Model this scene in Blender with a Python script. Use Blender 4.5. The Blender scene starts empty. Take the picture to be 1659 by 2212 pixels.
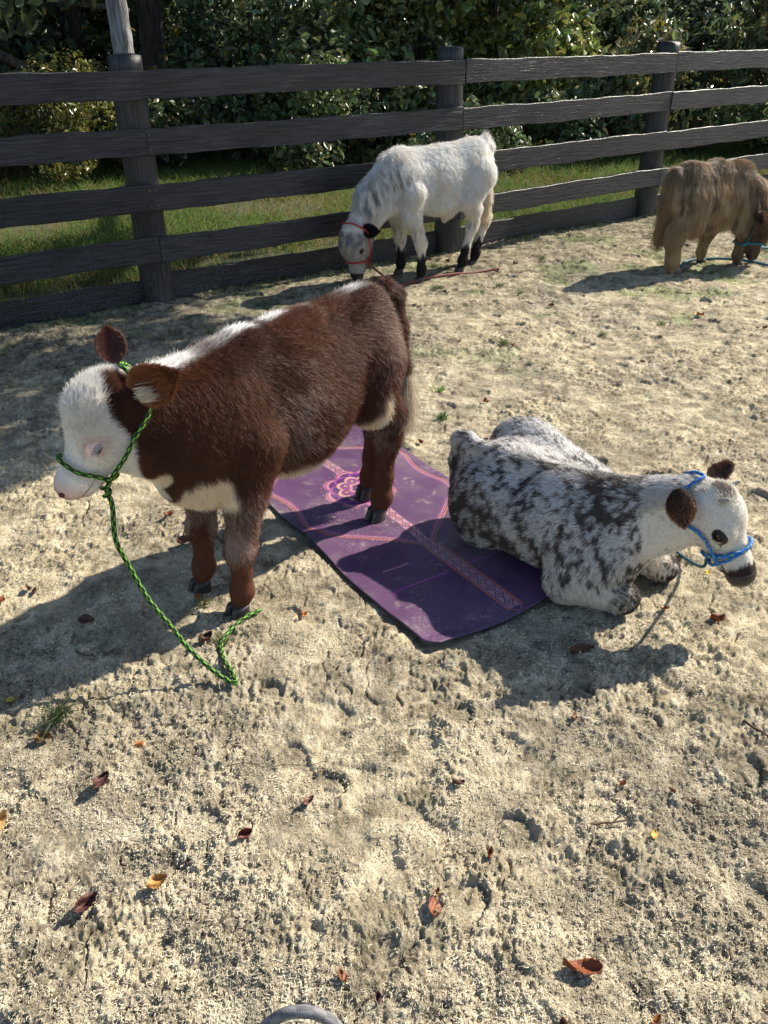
import bpy, math
import numpy as np
from mathutils import Vector, Matrix

sc = bpy.context.scene
COL = sc.collection
R = math.radians

# ---------------------------------------------------------------- camera
cd = bpy.data.cameras.new('camera'); cam = bpy.data.objects.new('camera', cd); COL.objects.link(cam)
cd.sensor_fit = 'VERTICAL'; cd.sensor_height = 24.0; cd.lens = 24.0 * 1869 / 2212
cd.clip_start = 0.05; cd.clip_end = 900
cam.location = (0, 0, 1.7)
cam.rotation_euler = (R(90) - math.atan(1071 / 1869), 0, 0)
sc.camera = cam

# ---------------------------------------------------------------- world, sun, exposure
SUN_AZ, SUN_EL = R(34), R(37)           # azimuth counter-clockwise from +x, elevation
w = bpy.data.worlds.new('World'); sc.world = w; w.use_nodes = True
nt = w.node_tree; bg = nt.nodes['Background']
sky = nt.nodes.new('ShaderNodeTexSky'); sky.sky_type = 'NISHITA'; sky.sun_disc = False
sky.sun_elevation = SUN_EL; sky.sun_rotation = R(90) - SUN_AZ
sky.air_density = 1.0; sky.dust_density = 0.7; sky.ozone_density = 1.0
nt.links.new(sky.outputs[0], bg.inputs[0]); bg.inputs[1].default_value = 0.092
sd = bpy.data.lights.new('sun', 'SUN'); sun = bpy.data.objects.new('sun', sd); COL.objects.link(sun)
sd.energy = 5.0; sd.angle = R(0.5); sd.color = (1.0, 0.91, 0.76)
to_sun = Vector((math.cos(SUN_AZ) * math.cos(SUN_EL), math.sin(SUN_AZ) * math.cos(SUN_EL), math.sin(SUN_EL)))
sun.rotation_euler = to_sun.to_track_quat('Z', 'Y').to_euler()
sun.location = (6, 4, 8)
sc.view_settings.view_transform = 'Standard'; sc.view_settings.look = 'None'
sc.view_settings.exposure = 1.0; sc.view_settings.gamma = 1.0
sc.render.engine = 'CYCLES'
cy = sc.cycles
cy.max_bounces = 8; cy.diffuse_bounces = 3; cy.glossy_bounces = 2; cy.transmission_bounces = 4; cy.transparent_max_bounces = 8
cy.use_denoising = True; cy.use_adaptive_sampling = True; cy.adaptive_threshold = 0.012
cy.sample_clamp_indirect = 6
try:
    sc.cycles_curves.shape = 'RIBBONS'
except Exception:
    pass
try:
    sc.cycles_curves.subdivisions = 2
except Exception:
    pass

rng = np.random.default_rng(7)

# ================================================================ helpers
def tag(o, label=None, cat=None, group=None, kind=None):
    if label: o['label'] = label
    if cat: o['category'] = cat
    if group: o['group'] = group
    if kind: o['kind'] = kind
    return o

def empty(name, loc=(0, 0, 0), rz=0.0):
    o = bpy.data.objects.new(name, None); COL.objects.link(o)
    o.location = loc; o.rotation_euler = (0, 0, rz); o.empty_display_size = 0.05
    return o

def mesh_obj(name, V, F, mat=None, parent=None, cols=None, smooth=True, cname='col'):
    """V (n,3); F list of index arrays (m,k)"""
    me = bpy.data.meshes.new(name)
    V = np.asarray(V, dtype=np.float32)
    Fs = F if isinstance(F, list) else [F]
    Fs = [np.asarray(f, dtype=np.int32) for f in Fs if len(f)]
    idx = np.concatenate([f.ravel() for f in Fs])
    tot = np.concatenate([np.full(len(f), f.shape[1], np.int32) for f in Fs])
    st = np.concatenate([[0], np.cumsum(tot)[:-1]]).astype(np.int32)
    me.vertices.add(len(V)); me.vertices.foreach_set('co', V.ravel())
    me.loops.add(len(idx)); me.loops.foreach_set('vertex_index', idx)
    me.polygons.add(len(tot)); me.polygons.foreach_set('loop_start', st)
    try: me.polygons.foreach_set('loop_total', tot)
    except Exception: pass
    me.update(calc_edges=True)
    me.polygons.foreach_set('use_smooth', np.full(len(tot), bool(smooth)))
    if cols is not None:
        c = np.ones((len(V), 4), np.float32); c[:, :3] = cols
        a = me.color_attributes.new(cname, 'FLOAT_COLOR', 'POINT'); a.data.foreach_set('color', c.ravel())
    if mat: me.materials.append(mat)
    o = bpy.data.objects.new(name, me); COL.objects.link(o)
    if parent: o.parent = parent
    return o

def hair_obj(name, pts, rad, cols, mat, parent=None):
    """pts (n,k,3)  rad (n,k)  cols (n,3)"""
    n, k, _ = pts.shape
    hc = bpy.data.hair_curves.new(name)
    hc.add_curves([k] * n)
    hc.points.foreach_set('position', pts.astype(np.float32).ravel())
    a = hc.attributes.get('radius') or hc.attributes.new('radius', 'FLOAT', 'POINT')
    a.data.foreach_set('value', rad.astype(np.float32).ravel())
    c = np.ones((n, 4), np.float32); c[:, :3] = cols
    a = hc.attributes.new('hair_col', 'FLOAT_COLOR', 'CURVE'); a.data.foreach_set('color', c.ravel())
    hc.materials.append(mat)
    o = bpy.data.objects.new(name, hc); COL.objects.link(o)
    if parent: o.parent = parent
    return o

# ---- noise
def _h(ix, iy, iz, s):
    n = (ix * 374761393 + iy * 668265263 + iz * 2147483647 + s * 974711) & 0xffffffff
    n = ((n ^ (n >> 13)) * 1274126177) & 0xffffffff
    n = ((n ^ (n >> 15)) * 2246822519) & 0xffffffff
    return ((n ^ (n >> 16)) & 0xffffff) / 16777216.0

def vnoise(x, y, z=None, s=0):
    """value noise 0..1"""
    x = np.asarray(x, float); y = np.asarray(y, float)
    ix = np.floor(x).astype(np.int64); iy = np.floor(y).astype(np.int64)
    fx = x - ix; fy = y - iy
    fx = fx * fx * fx * (fx * (fx * 6 - 15) + 10); fy = fy * fy * fy * (fy * (fy * 6 - 15) + 10)
    if z is None:
        a = _h(ix, iy, 0, s); b = _h(ix + 1, iy, 0, s); c = _h(ix, iy + 1, 0, s); d = _h(ix + 1, iy + 1, 0, s)
        return (a * (1 - fx) + b * fx) * (1 - fy) + (c * (1 - fx) + d * fx) * fy
    z = np.asarray(z, float); iz = np.floor(z).astype(np.int64); fz = z - iz; fz = fz * fz * (3 - 2 * fz)
    r = 0
    for dz, wz in ((0, 1 - fz), (1, fz)):
        a = _h(ix, iy, iz + dz, s); b = _h(ix + 1, iy, iz + dz, s); c = _h(ix, iy + 1, iz + dz, s); d = _h(ix + 1, iy + 1, iz + dz, s)
        r = r + wz * ((a * (1 - fx) + b * fx) * (1 - fy) + (c * (1 - fx) + d * fx) * fy)
    return r

def fbm(x, y, z=None, s=0, o=3):
    r = 0; a = 1; t = 0; f = 1
    for i in range(o):
        r = r + a * vnoise(x * f, y * f, None if z is None else z * f, s + i * 17); t += a; a *= .5; f *= 2.03
    return r / t

def worley(x, y, s=0):
    ix = np.floor(x).astype(np.int64); iy = np.floor(y).astype(np.int64)
    d1 = np.full(x.shape, 9.0); cid = np.zeros(x.shape)
    for dx in (-1, 0, 1):
        for dy in (-1, 0, 1):
            jx = ix + dx; jy = iy + dy
            px = jx + _h(jx, jy, 1, s); py = jy + _h(jx, jy, 2, s)
            d = (px - x) ** 2 + (py - y) ** 2
            m = d < d1
            d1 = np.where(m, d, d1); cid = np.where(m, _h(jx, jy, 3, s), cid)
    return np.sqrt(d1), cid

def sstep(a, b, x):
    t = np.clip((x - a) / (b - a), 0, 1); return t * t * (3 - 2 * t)

def unit(v):
    v = np.asarray(v, float); return v / (np.linalg.norm(v, axis=-1, keepdims=True) + 1e-12)

# ---- materials
def mat_new(name):
    m = bpy.data.materials.new(name); m.use_nodes = True
    return m, m.node_tree, m.node_tree.nodes['Principled BSDF']

def N(nt, t, **k):
    n = nt.nodes.new(t)
    for a, b in k.items(): setattr(n, a, b)
    return n

def attr_mat(name, attr='col', rough=.8, spec=.3, bump=0, bscale=200, trans=0, sheen=0):
    m, nt, b = mat_new(name)
    a = N(nt, 'ShaderNodeAttribute', attribute_name=attr)
    b.inputs['Roughness'].default_value = rough; b.inputs['Specular IOR Level'].default_value = spec
    nt.links.new(a.outputs['Color'], b.inputs['Base Color'])
    if sheen: b.inputs['Sheen Weight'].default_value = sheen
    if bump:
        g = N(nt, 'ShaderNodeTexCoord'); no = N(nt, 'ShaderNodeTexNoise'); no.inputs['Scale'].default_value = bscale
        no.inputs['Detail'].default_value = 3
        bu = N(nt, 'ShaderNodeBump'); bu.inputs['Strength'].default_value = bump; bu.inputs['Distance'].default_value = .004
        nt.links.new(g.outputs['Object'], no.inputs['Vector']); nt.links.new(no.outputs[0], bu.inputs['Height'])
        nt.links.new(bu.outputs[0], b.inputs['Normal'])
    if trans:
        t = N(nt, 'ShaderNodeBsdfTranslucent'); mx = N(nt, 'ShaderNodeMixShader'); mx.inputs[0].default_value = trans
        nt.links.new(a.outputs['Color'], t.inputs['Color'])
        out = nt.nodes['Material Output']
        nt.links.new(b.outputs[0], mx.inputs[1]); nt.links.new(t.outputs[0], mx.inputs[2]); nt.links.new(mx.outputs[0], out.inputs['Surface'])
    return m

def flat_mat(name, col, rough=.6, spec=.4, coat=0):
    m, nt, b = mat_new(name)
    no = N(nt, 'ShaderNodeTexNoise'); no.inputs['Scale'].default_value = 60; no.inputs['Detail'].default_value = 4
    g = N(nt, 'ShaderNodeTexCoord'); nt.links.new(g.outputs['Object'], no.inputs['Vector'])
    cr = N(nt, 'ShaderNodeValToRGB')
    cr.color_ramp.elements[0].position = .3; cr.color_ramp.elements[1].position = .7
    cr.color_ramp.elements[0].color = (*[c * .75 for c in col], 1); cr.color_ramp.elements[1].color = (*[min(1, c * 1.2) for c in col], 1)
    nt.links.new(no.outputs[0], cr.inputs[0]); nt.links.new(cr.outputs[0], b.inputs['Base Color'])
    b.inputs['Roughness'].default_value = rough; b.inputs['Specular IOR Level'].default_value = spec
    if coat: b.inputs['Coat Weight'].default_value = coat; b.inputs['Coat Roughness'].default_value = .1
    return m

M_hair = attr_mat('animal_hair', 'hair_col', rough=.42, spec=.30, trans=.30)
M_skin = attr_mat('animal_skin', 'col', rough=.85, spec=.15)
M_hoof = flat_mat('hoof_horn', (.035, .03, .03), .45, .5)
M_eye = flat_mat('eye_wet', (.008, .006, .005), .08, .6, .6)
M_nose_dark = flat_mat('nose_leather_dark', (.022, .017, .017), .4, .5)
M_nose_pink = flat_mat('nose_leather_pink', (.42, .20, .15), .5, .4)
M_nostril = flat_mat('nostril', (.10, .03, .025), .7, .2)
M_horn = flat_mat('horn', (.30, .27, .24), .5, .4)
M_rope = attr_mat('braided_rope', 'col', rough=.65, spec=.3, bump=.3, bscale=900)
M_leaf = attr_mat('tree_leaves', 'col', rough=.34, spec=.65, trans=.34)
M_dead = attr_mat('dead_leaf', 'col', rough=.5, spec=.4, trans=.25, bump=.5, bscale=150)
M_grass = attr_mat('grass_blade', 'hair_col', rough=.5, spec=.35, trans=.4)
M_fibre = attr_mat('sand_fibre', 'hair_col', rough=.9, spec=.1, trans=.1)

# ================================================================ ground
FL = np.array([-1.544, 5.889]); FM = np.array([.524, 7.302]); FR = np.array([2.539, 8.818])
E1 = unit(FM - FL); E2 = unit(FR - FM)
P_LL = FL - E1 * 2.50; P_RR = FR + E2 * 2.52; P_R3 = P_RR + E2 * 2.5; P_L3 = P_LL - E1 * 2.5; P_R4 = P_R3 + E2 * 2.5
N1 = np.array([-E1[1], E1[0]]); N2 = np.array([-E2[1], E2[0]])

def fence_off(x, y):
    """signed distance beyond the fence line (positive outside the paddock)"""
    a = (x - FM[0]) * N1[0] + (y - FM[1]) * N1[1]
    b = (x - FM[0]) * N2[0] + (y - FM[1]) * N2[1]
    return np.maximum(a, b)

MAT_A = np.array([.108, 2.113]); MV = np.array([math.cos(R(122.66)), math.sin(R(122.66))]); MU = np.array([MV[1], -MV[0]])
def mat_uv(x, y):
    dx = x - MAT_A[0]; dy = y - MAT_A[1]
    return dx * MU[0] + dy * MU[1], dx * MV[0] + dy * MV[1]
MU0, MU1, MV0, MV1 = .018, .745, -.03, 1.82

def h_low(x, y):
    return .020 * (fbm(x * 1.3, y * 1.3, s=3, o=2) - .5) + .022 * (fbm(x * 3.7 + 5, y * 3.7, s=5, o=2) - .5)

prints = []
_pr = np.random.default_rng(21)
for i in range(330):
    px = _pr.uniform(-2.2, 4.5); py = _pr.uniform(.7, 7.5)
    prints.append((px, py, _pr.uniform(0, 6.28), _pr.uniform(.030, .055), _pr.uniform(.5, 1.2)))

def h_sand(x, y):
    x = np.asarray(x, float); y = np.asarray(y, float)
    hl = h_low(x, y)
    wx = x + .02 * (fbm(x * 14, y * 14, s=31, o=2) - .5); wy = y + .02 * (fbm(x * 14, y * 14, s=37, o=2) - .5)
    mask = sstep(.38, .62, fbm(x * 4.2, y * 4.2, s=11, o=4))           # churned / smooth patches
    h = .024 * (fbm(wx * 10, wy * 11, s=13, o=2) - .5)
    d, c = worley(wx * 26, wy * 26, s=15)
    h = h + (.15 + .75 * mask) * .0075 * (np.clip(1 - d * 1.3, 0, 1) ** .7) * (.3 + 1.2 * c)
    d2, c2 = worley(wx * 62, wy * 62, s=16)
    h = h + (.35 + .65 * mask) * .0058 * np.clip(1 - d2 * 1.35, 0, 1) ** .6 * (.2 + 1.3 * c2)
    rdg = 1 - np.abs(2 * fbm(wx * 34, wy * 34, s=18, o=2) - 1)
    h = h + (.15 + .8 * mask) * .0065 * (rdg ** 3) + .0035 * (1 - np.abs(2 * fbm(x * 75, y * 75, s=20, o=2) - 1)) ** 2
    h = h + .0075 * (fbm(x * 110, y * 95, s=19, o=2) - .5) * (.5 + mask)
    # cracks / pits
    pit = fbm(wx * 7.3, wy * 8.3, s=23, o=3)
    h = h - .009 * sstep(.60, .72, pit)
    crk = np.abs(2 * fbm(wx * 9 + 7, wy * 9, s=27, o=2) - 1); h = h - .012 * sstep(.045, .0, crk) * sstep(.5, .62, fbm(x * 3, y * 3, s=28, o=2))
    for (px, py, a, r, dp) in prints:                                    # two-toed hoof marks
        m = (np.abs(x - px) < r * 2.2) & (np.abs(y - py) < r * 2.2)
        if not m.any(): continue
        dx = x[m] - px; dy = y[m] - py
        u = dx * math.cos(a) + dy * math.sin(a); v = -dx * math.sin(a) + dy * math.cos(a)
        rr = np.sqrt((u / 1.25) ** 2 + v ** 2) / r
        ins = 1 - sstep(.80, 1.0, rr)
        rim = np.exp(-((rr - 1.22) / .16) ** 2)
        cleft = np.exp(-(v / (.12 * r)) ** 2)
        th = np.arctan2(v, u); fr = .5 + .5 * np.cos(th)
        cres = np.exp(-((rr - .90) / .085) ** 2) * sstep(.25, .75, fr)
        hh = h[m] * (1 - .80 * ins) - dp * .005 * ins - dp * .013 * cres + dp * .008 * ins * cleft * fr + dp * .007 * rim * fr
        h[m] = hh
    u, v = mat_uv(x, y)
    dm = np.maximum(np.maximum(MU0 - u, u - MU1), np.maximum(MV0 - v, v - MV1))
    k = sstep(-.02, .05, dm)
    h = h * k - (1 - k) * .012
    return hl + h

def gz(x, y):
    return float(h_low(np.array([x]), np.array([y]))[0])

def gs(x, y):
    """top of the footing round a point, for things that lie on it"""
    a = np.arange(8) / 8 * 6.283
    return float(np.percentile(h_sand(np.r_[x, x + .010 * np.cos(a)], np.r_[y, y + .010 * np.sin(a)]), 80)) - .004

def sand_material():
    m, nt, b = mat_new('sand')
    tc = N(nt, 'ShaderNodeNewGeometry'); L = nt.links
    def noise(scale, det, rough=.5):
        n = N(nt, 'ShaderNodeTexNoise'); n.inputs['Scale'].default_value = scale; n.inputs['Detail'].default_value = det
        n.inputs['Roughness'].default_value = rough
        L.new(tc.outputs['Position'], n.inputs['Vector']); return n
    big = noise(1.1, 4); mid = noise(16, 5, .6); fine = noise(170, 4, .7); gr = noise(620, 2)
    cr = N(nt, 'ShaderNodeValToRGB'); e = cr.color_ramp.elements
    e[0].position = .30; e[0].color = (.31, .27, .19, 1); e[1].position = .70; e[1].color = (.72, .665, .515, 1)
    x = e.new(.5); x.color = (.535, .475, .345, 1)
    L.new(mid.outputs[0], cr.inputs[0])
    cr2 = N(nt, 'ShaderNodeValToRGB'); e = cr2.color_ramp.elements
    e[0].position = .36; e[0].color = (.40, .38, .36, 1); e[1].position = .62; e[1].color = (1.12, 1.10, 1.07, 1)
    L.new(fine.outputs[0], cr2.inputs[0])
    mx = N(nt, 'ShaderNodeMixRGB', blend_type='MULTIPLY'); mx.inputs[0].default_value = .75
    L.new(cr.outputs[0], mx.inputs[1]); L.new(cr2.outputs[0], mx.inputs[2])
    cr3 = N(nt, 'ShaderNodeValToRGB'); e = cr3.color_ramp.elements
    e[0].position = .35; e[0].color = (.76, .76, .78, 1); e[1].position = .65; e[1].color = (1.06, 1.04, .98, 1)
    L.new(big.outputs[0], cr3.inputs[0])
    mx2 = N(nt, 'ShaderNodeMixRGB', blend_type='MULTIPLY'); mx2.inputs[0].default_value = 1
    L.new(mx.outputs[0], mx2.inputs[1]); L.new(cr3.outputs[0], mx2.inputs[2])
    # dirt towards the fence comes from the vertex colour
    at = N(nt, 'ShaderNodeAttribute', attribute_name='col')
    mx3 = N(nt, 'ShaderNodeMixRGB', blend_type='MULTIPLY'); mx3.inputs[0].default_value = 1
    L.new(mx2.outputs[0], mx3.inputs[1]); L.new(at.outputs['Color'], mx3.inputs[2])
    L.new(mx3.outputs[0], b.inputs['Base Color'])
    b.inputs['Roughness'].default_value = .95; b.inputs['Specular IOR Level'].default_value = .15
    ad = N(nt, 'ShaderNodeMath', operation='ADD'); mu = N(nt, 'ShaderNodeMath', operation='MULTIPLY'); mu.inputs[1].default_value = .35
    L.new(gr.outputs[0], mu.inputs[0]); L.new(fine.outputs[0], ad.inputs[0]); L.new(mu.outputs[0], ad.inputs[1])
    bu = N(nt, 'ShaderNodeBump'); bu.inputs['Strength'].default_value = 1.0; bu.inputs['Distance'].default_value = .009
    L.new(ad.outputs[0], bu.inputs['Height']); L.new(bu.outputs[0], b.inputs['Normal'])
    return m
M_sand = sand_material()

def sand_tint(x, y):
    """darker, dirtier footing near the fence and in old damp patches"""
    off = -fence_off(x, y)
    n = fbm(x * 2.3, y * 2.3, s=51, o=3)
    k = sstep(2.2, .1, off + (n - .5) * 1.6)
    dark = sstep(.56, .70, fbm(x * 30, y * 30, s=53, o=2)) * k
    c = np.ones((len(x), 3))
    c *= (1 - .36 * k - .30 * dark)[:, None]
    c[:, 0] *= 1 - .02 * k
    g = sstep(.60, .72, fbm(x * 3.1, y * 3.1, s=57, o=3)) * sstep(3.6, 5.5, y)
    c = c * (1 - g[:, None] * np.array([.30, .18, .34]))
    patch = np.exp(-(((x + .75) / .33) ** 2 + ((y - 1.80) / .16) ** 2))       # trampled damp patch under the lead rope
    c = c * (1 - .26 * patch)[:, None]
    mk = fbm(x * 12, y * 12, s=63, o=3); c = c * (.80 + .38 * sstep(.35, .62, mk))[:, None]
    # small dark crumbs everywhere
    s = sstep(.70, .78, vnoise(x * 75, y * 75, s=59)) * sstep(.45, .6, fbm(x * 4, y * 4, s=61, o=2))
    c = c * (1 - .45 * s)[:, None]
    return c

def build_sand():
    nx, ny = 1150, 1150
    t = np.linspace(0, 1, ny); ys = .70 + (9.9 - .70) * (t ** 1.55 * .65 + t * .35)
    u = np.linspace(-1, 1, nx)
    Y, U = np.meshgrid(ys, u, indexing='ij')
    X = U * (.55 + .66 * Y) + .10 * np.clip(Y - 2, 0, 8)
    x = X.ravel(); y = Y.ravel()
    off = fence_off(x, y)
    z = h_sand(x, y)
    V = np.stack([x, y, z], 1)
    I = (np.arange(ny - 1)[:, None] * nx + np.arange(nx - 1)[None]).ravel()
    F = np.stack([I, I + 1, I + 1 + nx, I + nx], 1)
    keep = off[F].min(1) < .10
    F = F[keep]
    used = np.unique(F); rm = np.full(len(V), -1); rm[used] = np.arange(len(used))
    o = mesh_obj('sand', V[used], rm[F], M_sand, cols=sand_tint(x[used], y[used]))
    tag(o, kind='structure')
    # coarse surround, same sand, a step lower
    n = 160
    xs = np.linspace(-14, 16, n); ys = np.linspace(-10, 12, n); Y, X = np.meshgrid(ys, xs, indexing='ij')
    x = X.ravel(); y = Y.ravel(); z = h_low(x, y) - .055
    I = (np.arange(n - 1)[:, None] * n + np.arange(n - 1)[None]).ravel()
    F = np.stack([I, I + 1, I + 1 + n, I + n], 1)
    F = F[fence_off(x, y)[F].max(1) < .12]
    o = mesh_obj('sand_surround', np.stack([x, y, z], 1), F, M_sand, cols=sand_tint(x, y))
    tag(o, kind='structure')
build_sand()

# fibres and crumbs mixed into the footing
def build_fibres():
    g = np.random.default_rng(5)
    n = 430000
    y = .75 + 5.6 * g.random(n) ** 1.9; x = (g.random(n) * 2 - 1) * (.38 + .60 * y) + .10 * np.clip(y - 2, 0, 8)
    dens = sstep(.36, .62, fbm(x * 5.2, y * 5.2, s=11, o=3))
    u, v = mat_uv(x, y)
    inm = (u > MU0 - .01) & (u < MU1 + .01) & (v > MV0 - .01) & (v < MV1 + .01)
    k = (g.random(n) < .12 + .88 * dens) & (fence_off(x, y) < -.05) & (~inm)
    x = x[k]; y = y[k]; n = len(x)
    z = h_sand(x, y) - .001
    kp = 4
    a = g.random(n) * 6.28; L = g.uniform(.005, .019, n); cu = g.normal(0, 1.1, n)
    P = np.zeros((n, kp, 3)); P[:, 0] = np.stack([x, y, z], 1); up = g.uniform(.1, .9, n)
    for j in range(1, kp):
        a = a + cu
        P[:, j] = P[:, j - 1] + np.stack([np.cos(a), np.sin(a), up * (1 - j * .35)], 1) * (L / kp)[:, None]
    r = np.linspace(1, .5, kp)[None] * g.uniform(.0007, .0015, n)[:, None]
    c = np.array([.68, .61, .46]) * g.uniform(.5, 1.2, n)[:, None]
    dk = g.random(n) < .05; c[dk] = np.array([.12, .085, .05])
    c = c * sand_tint(x, y)
    o = hair_obj('sand_fibres', P, r, c, M_fibre); tag(o, kind='stuff')
build_fibres()

def ground_material():
    m, nt, b = mat_new('ground_soil'); L = nt.links
    tc = N(nt, 'ShaderNodeNewGeometry')
    a = N(nt, 'ShaderNodeTexNoise'); a.inputs['Scale'].default_value = 3; a.inputs['Detail'].default_value = 8
    L.new(tc.outputs['Position'], a.inputs['Vector'])
    cr = N(nt, 'ShaderNodeValToRGB'); e = cr.color_ramp.elements
    e[0].position = .35; e[0].color = (.035, .045, .016, 1); e[1].position = .68; e[1].color = (.075, .065, .035, 1)
    x = e.new(.5); x.color = (.045, .062, .02, 1)
    L.new(a.outputs[0], cr.inputs[0]); L.new(cr.outputs[0], b.inputs['Base Color'])
    bu = N(nt, 'ShaderNodeBump'); bu.inputs['Distance'].default_value = .05; L.new(a.outputs[0], bu.inputs['Height']); L.new(bu.outputs[0], b.inputs['Normal'])
    b.inputs['Roughness'].default_value = .95
    return m
M_ground = ground_material()

def h_field(x, y):
    off = fence_off(x, y)
    return -.02 + .05 * sstep(0, .5, off) * (fbm(x * .9, y * .9, s=71, o=2)) + .03 * sstep(.1, .8, off)

def build_ground():
    xs = np.concatenate([[-700, -200, -60, -30], np.linspace(-16, 34, 200), [60, 200, 700]])
    ys = np.concatenate([[-700, -200, -60, -30], np.linspace(-12, 40, 200), [60, 200, 700]])
    Y, X = np.meshgrid(ys, xs, indexing='ij'); x = X.ravel(); y = Y.ravel()
    z = np.where(fence_off(x, y) > .0, h_field(x, y), -.10)
    n = len(xs); I = (np.arange(len(ys) - 1)[:, None] * n + np.arange(n - 1)[None]).ravel()
    F = np.stack([I, I + 1, I + 1 + n, I + n], 1)
    o = mesh_obj('ground', np.stack([x, y, z], 1), F, M_ground); tag(o, kind='structure')
build_ground()

# grass beyond the fence
def blades(name, x, y, z, Lr, col, wr=.0016, seed=3, lean=.6, k=4):
    g = np.random.default_rng(seed); n = len(x)
    L = g.uniform(*Lr, n); a = g.random(n) * 6.28; b = g.uniform(.1, lean, n)
    P = np.zeros((n, k, 3))
    for j in range(k):
        t = j / (k - 1)
        P[:, j, 0] = x + np.cos(a) * b * L * t * t; P[:, j, 1] = y + np.sin(a) * b * L * t * t; P[:, j, 2] = z + L * (t - .35 * b * t * t)
    r = np.array([1, .9, .6, .12])[None, :k] * g.uniform(.6, 1.3, n)[:, None] * wr
    return hair_obj(name, P, r, col, M_grass)

def build_grass():
    g = np.random.default_rng(9); n = 330000
    s = g.uniform(-7, 15, n); off = .12 + 8.6 * g.random(n) ** 1.15
    x = FM[0] + E2[0] * s + N2[0] * off; y = FM[1] + E2[1] * s + N2[1] * off
    m = s < 0; x[m] = FM[0] + E1[0] * s[m] + N1[0] * off[m]; y[m] = FM[1] + E1[1] * s[m] + N1[1] * off[m]
    d = fbm(x * .9, y * .9, s=81, o=3); k = g.random(n) < sstep(.30, .52, d) * .9 + .15
    x = x[k]; y = y[k]; d = d[k]; n = len(x)
    c = np.array([.10, .165, .032]) * g.uniform(.6, 1.6, n)[:, None]
    c[:, 0] *= 1 + .7 * g.random(n) * sstep(.5, .35, d)
    dry = g.random(n) < .16 + .3 * sstep(.5, .35, d); c[dry] = np.array([.26, .19, .09]) * g.uniform(.5, 1.3, dry.sum())[:, None]
    o = blades('grass', x, y, h_field(x, y) - .01, (.05, .20), c, .0030, 4, 1.1); tag(o, kind='stuff')
    # taller seeding grass at the foot of the bushes
    n = 26000; s = g.uniform(-5, 14, n); off = g.uniform(5.2, 8.6, n) - .8 * sstep(4, 10, s) * 2
    x = FM[0] + E2[0] * s + N2[0] * off; y = FM[1] + E2[1] * s + N2[1] * off
    k = fbm(x * 1.4, y * 1.4, s=83, o=2) > .42; x = x[k]; y = y[k]; n = len(x)
    c = np.array([.10, .15, .035]) * g.uniform(.5, 1.6, n)[:, None]; dry = g.random(n) < .3; c[dry] = np.array([.30, .23, .12]) * g.uniform(.5, 1.2, dry.sum())[:, None]
    o = blades('tall_grass', x, y, h_field(x, y), (.15, .50), c, .0035, 6, .9); tag(o, kind='stuff')
build_grass()

# ================================================================ fence
def wood_material(name, dark=1.0, sc3=(1.2, 14, 22)):
    m, nt, b = mat_new(name); L = nt.links
    tc = N(nt, 'ShaderNodeTexCoord'); mp = N(nt, 'ShaderNodeMapping'); mp.inputs['Scale'].default_value = sc3
    L.new(tc.outputs['Object'], mp.inputs['Vector'])
    a = N(nt, 'ShaderNodeTexNoise'); a.inputs['Scale'].default_value = 4; a.inputs['Detail'].default_value = 9; a.inputs['Roughness'].default_value = .65
    a.inputs['Distortion'].default_value = .6
    L.new(mp.outputs[0], a.inputs['Vector'])
    p = N(nt, 'ShaderNodeTexNoise'); p.inputs['Scale'].default_value = 2.2; p.inputs['Detail'].default_value = 5; L.new(tc.outputs['Object'], p.inputs['Vector'])
    cr = N(nt, 'ShaderNodeValToRGB'); e = cr.color_ramp.elements
    e[0].position = .33; e[0].color = (.005 * dark, .005 * dark, .006 * dark, 1); e[1].position = .66; e[1].color = (.046 * dark, .047 * dark, .056 * dark, 1)
    L.new(a.outputs[0], cr.inputs[0])
    cr2 = N(nt, 'ShaderNodeValToRGB'); e = cr2.color_ramp.elements
    e[0].position = .35; e[0].color = (.7, .7, .72, 1); e[1].position = .66; e[1].color = (1.3, 1.24, 1.2, 1); L.new(p.outputs[0], cr2.inputs[0])
    mx = N(nt, 'ShaderNodeMixRGB', blend_type='MULTIPLY'); mx.inputs[0].default_value = 1
    L.new(cr.outputs[0], mx.inputs[1]); L.new(cr2.outputs[0], mx.inputs[2])
    # dried sand splashed on the low parts
    sp = N(nt, 'ShaderNodeSeparateXYZ'); g = N(nt, 'ShaderNodeNewGeometry'); L.new(g.outputs['Position'], sp.inputs[0])
    mr = N(nt, 'ShaderNodeMapRange'); mr.inputs[1].default_value = .55; mr.inputs[2].default_value = 0; mr.inputs[3].default_value = 0; mr.inputs[4].default_value = .62
    L.new(sp.outputs[2], mr.inputs[0])
    dn = N(nt, 'ShaderNodeTexNoise'); dn.inputs['Scale'].default_value = 130; dn.inputs['Detail'].default_value = 3; L.new(g.outputs['Position'], dn.inputs['Vector'])
    d2 = N(nt, 'ShaderNodeMapRange'); d2.inputs[1].default_value = .5; d2.inputs[2].default_value = .68; L.new(dn.outputs[0], d2.inputs[0])
    mm = N(nt, 'ShaderNodeMath', operation='MULTIPLY'); L.new(mr.outputs[0], mm.inputs[0]); L.new(d2.outputs[0], mm.inputs[1])
    m4 = N(nt, 'ShaderNodeMixRGB'); L.new(mm.outputs[0], m4.inputs[0]); L.new(mx.outputs[0], m4.inputs[1]); m4.inputs[2].default_value = (.16, .15, .14, 1)
    L.new(m4.outputs[0], b.inputs['Base Color'])
    b.inputs['Roughness'].default_value = .40; b.inputs['Specular IOR Level'].default_value = .34
    bu = N(nt, 'ShaderNodeBump'); bu.inputs['Strength'].default_value = .9; bu.inputs['Distance'].default_value = .007
    L.new(a.outputs[0], bu.inputs['Height']); L.new(bu.outputs[0], b.inputs['Normal'])
    return m
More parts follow.
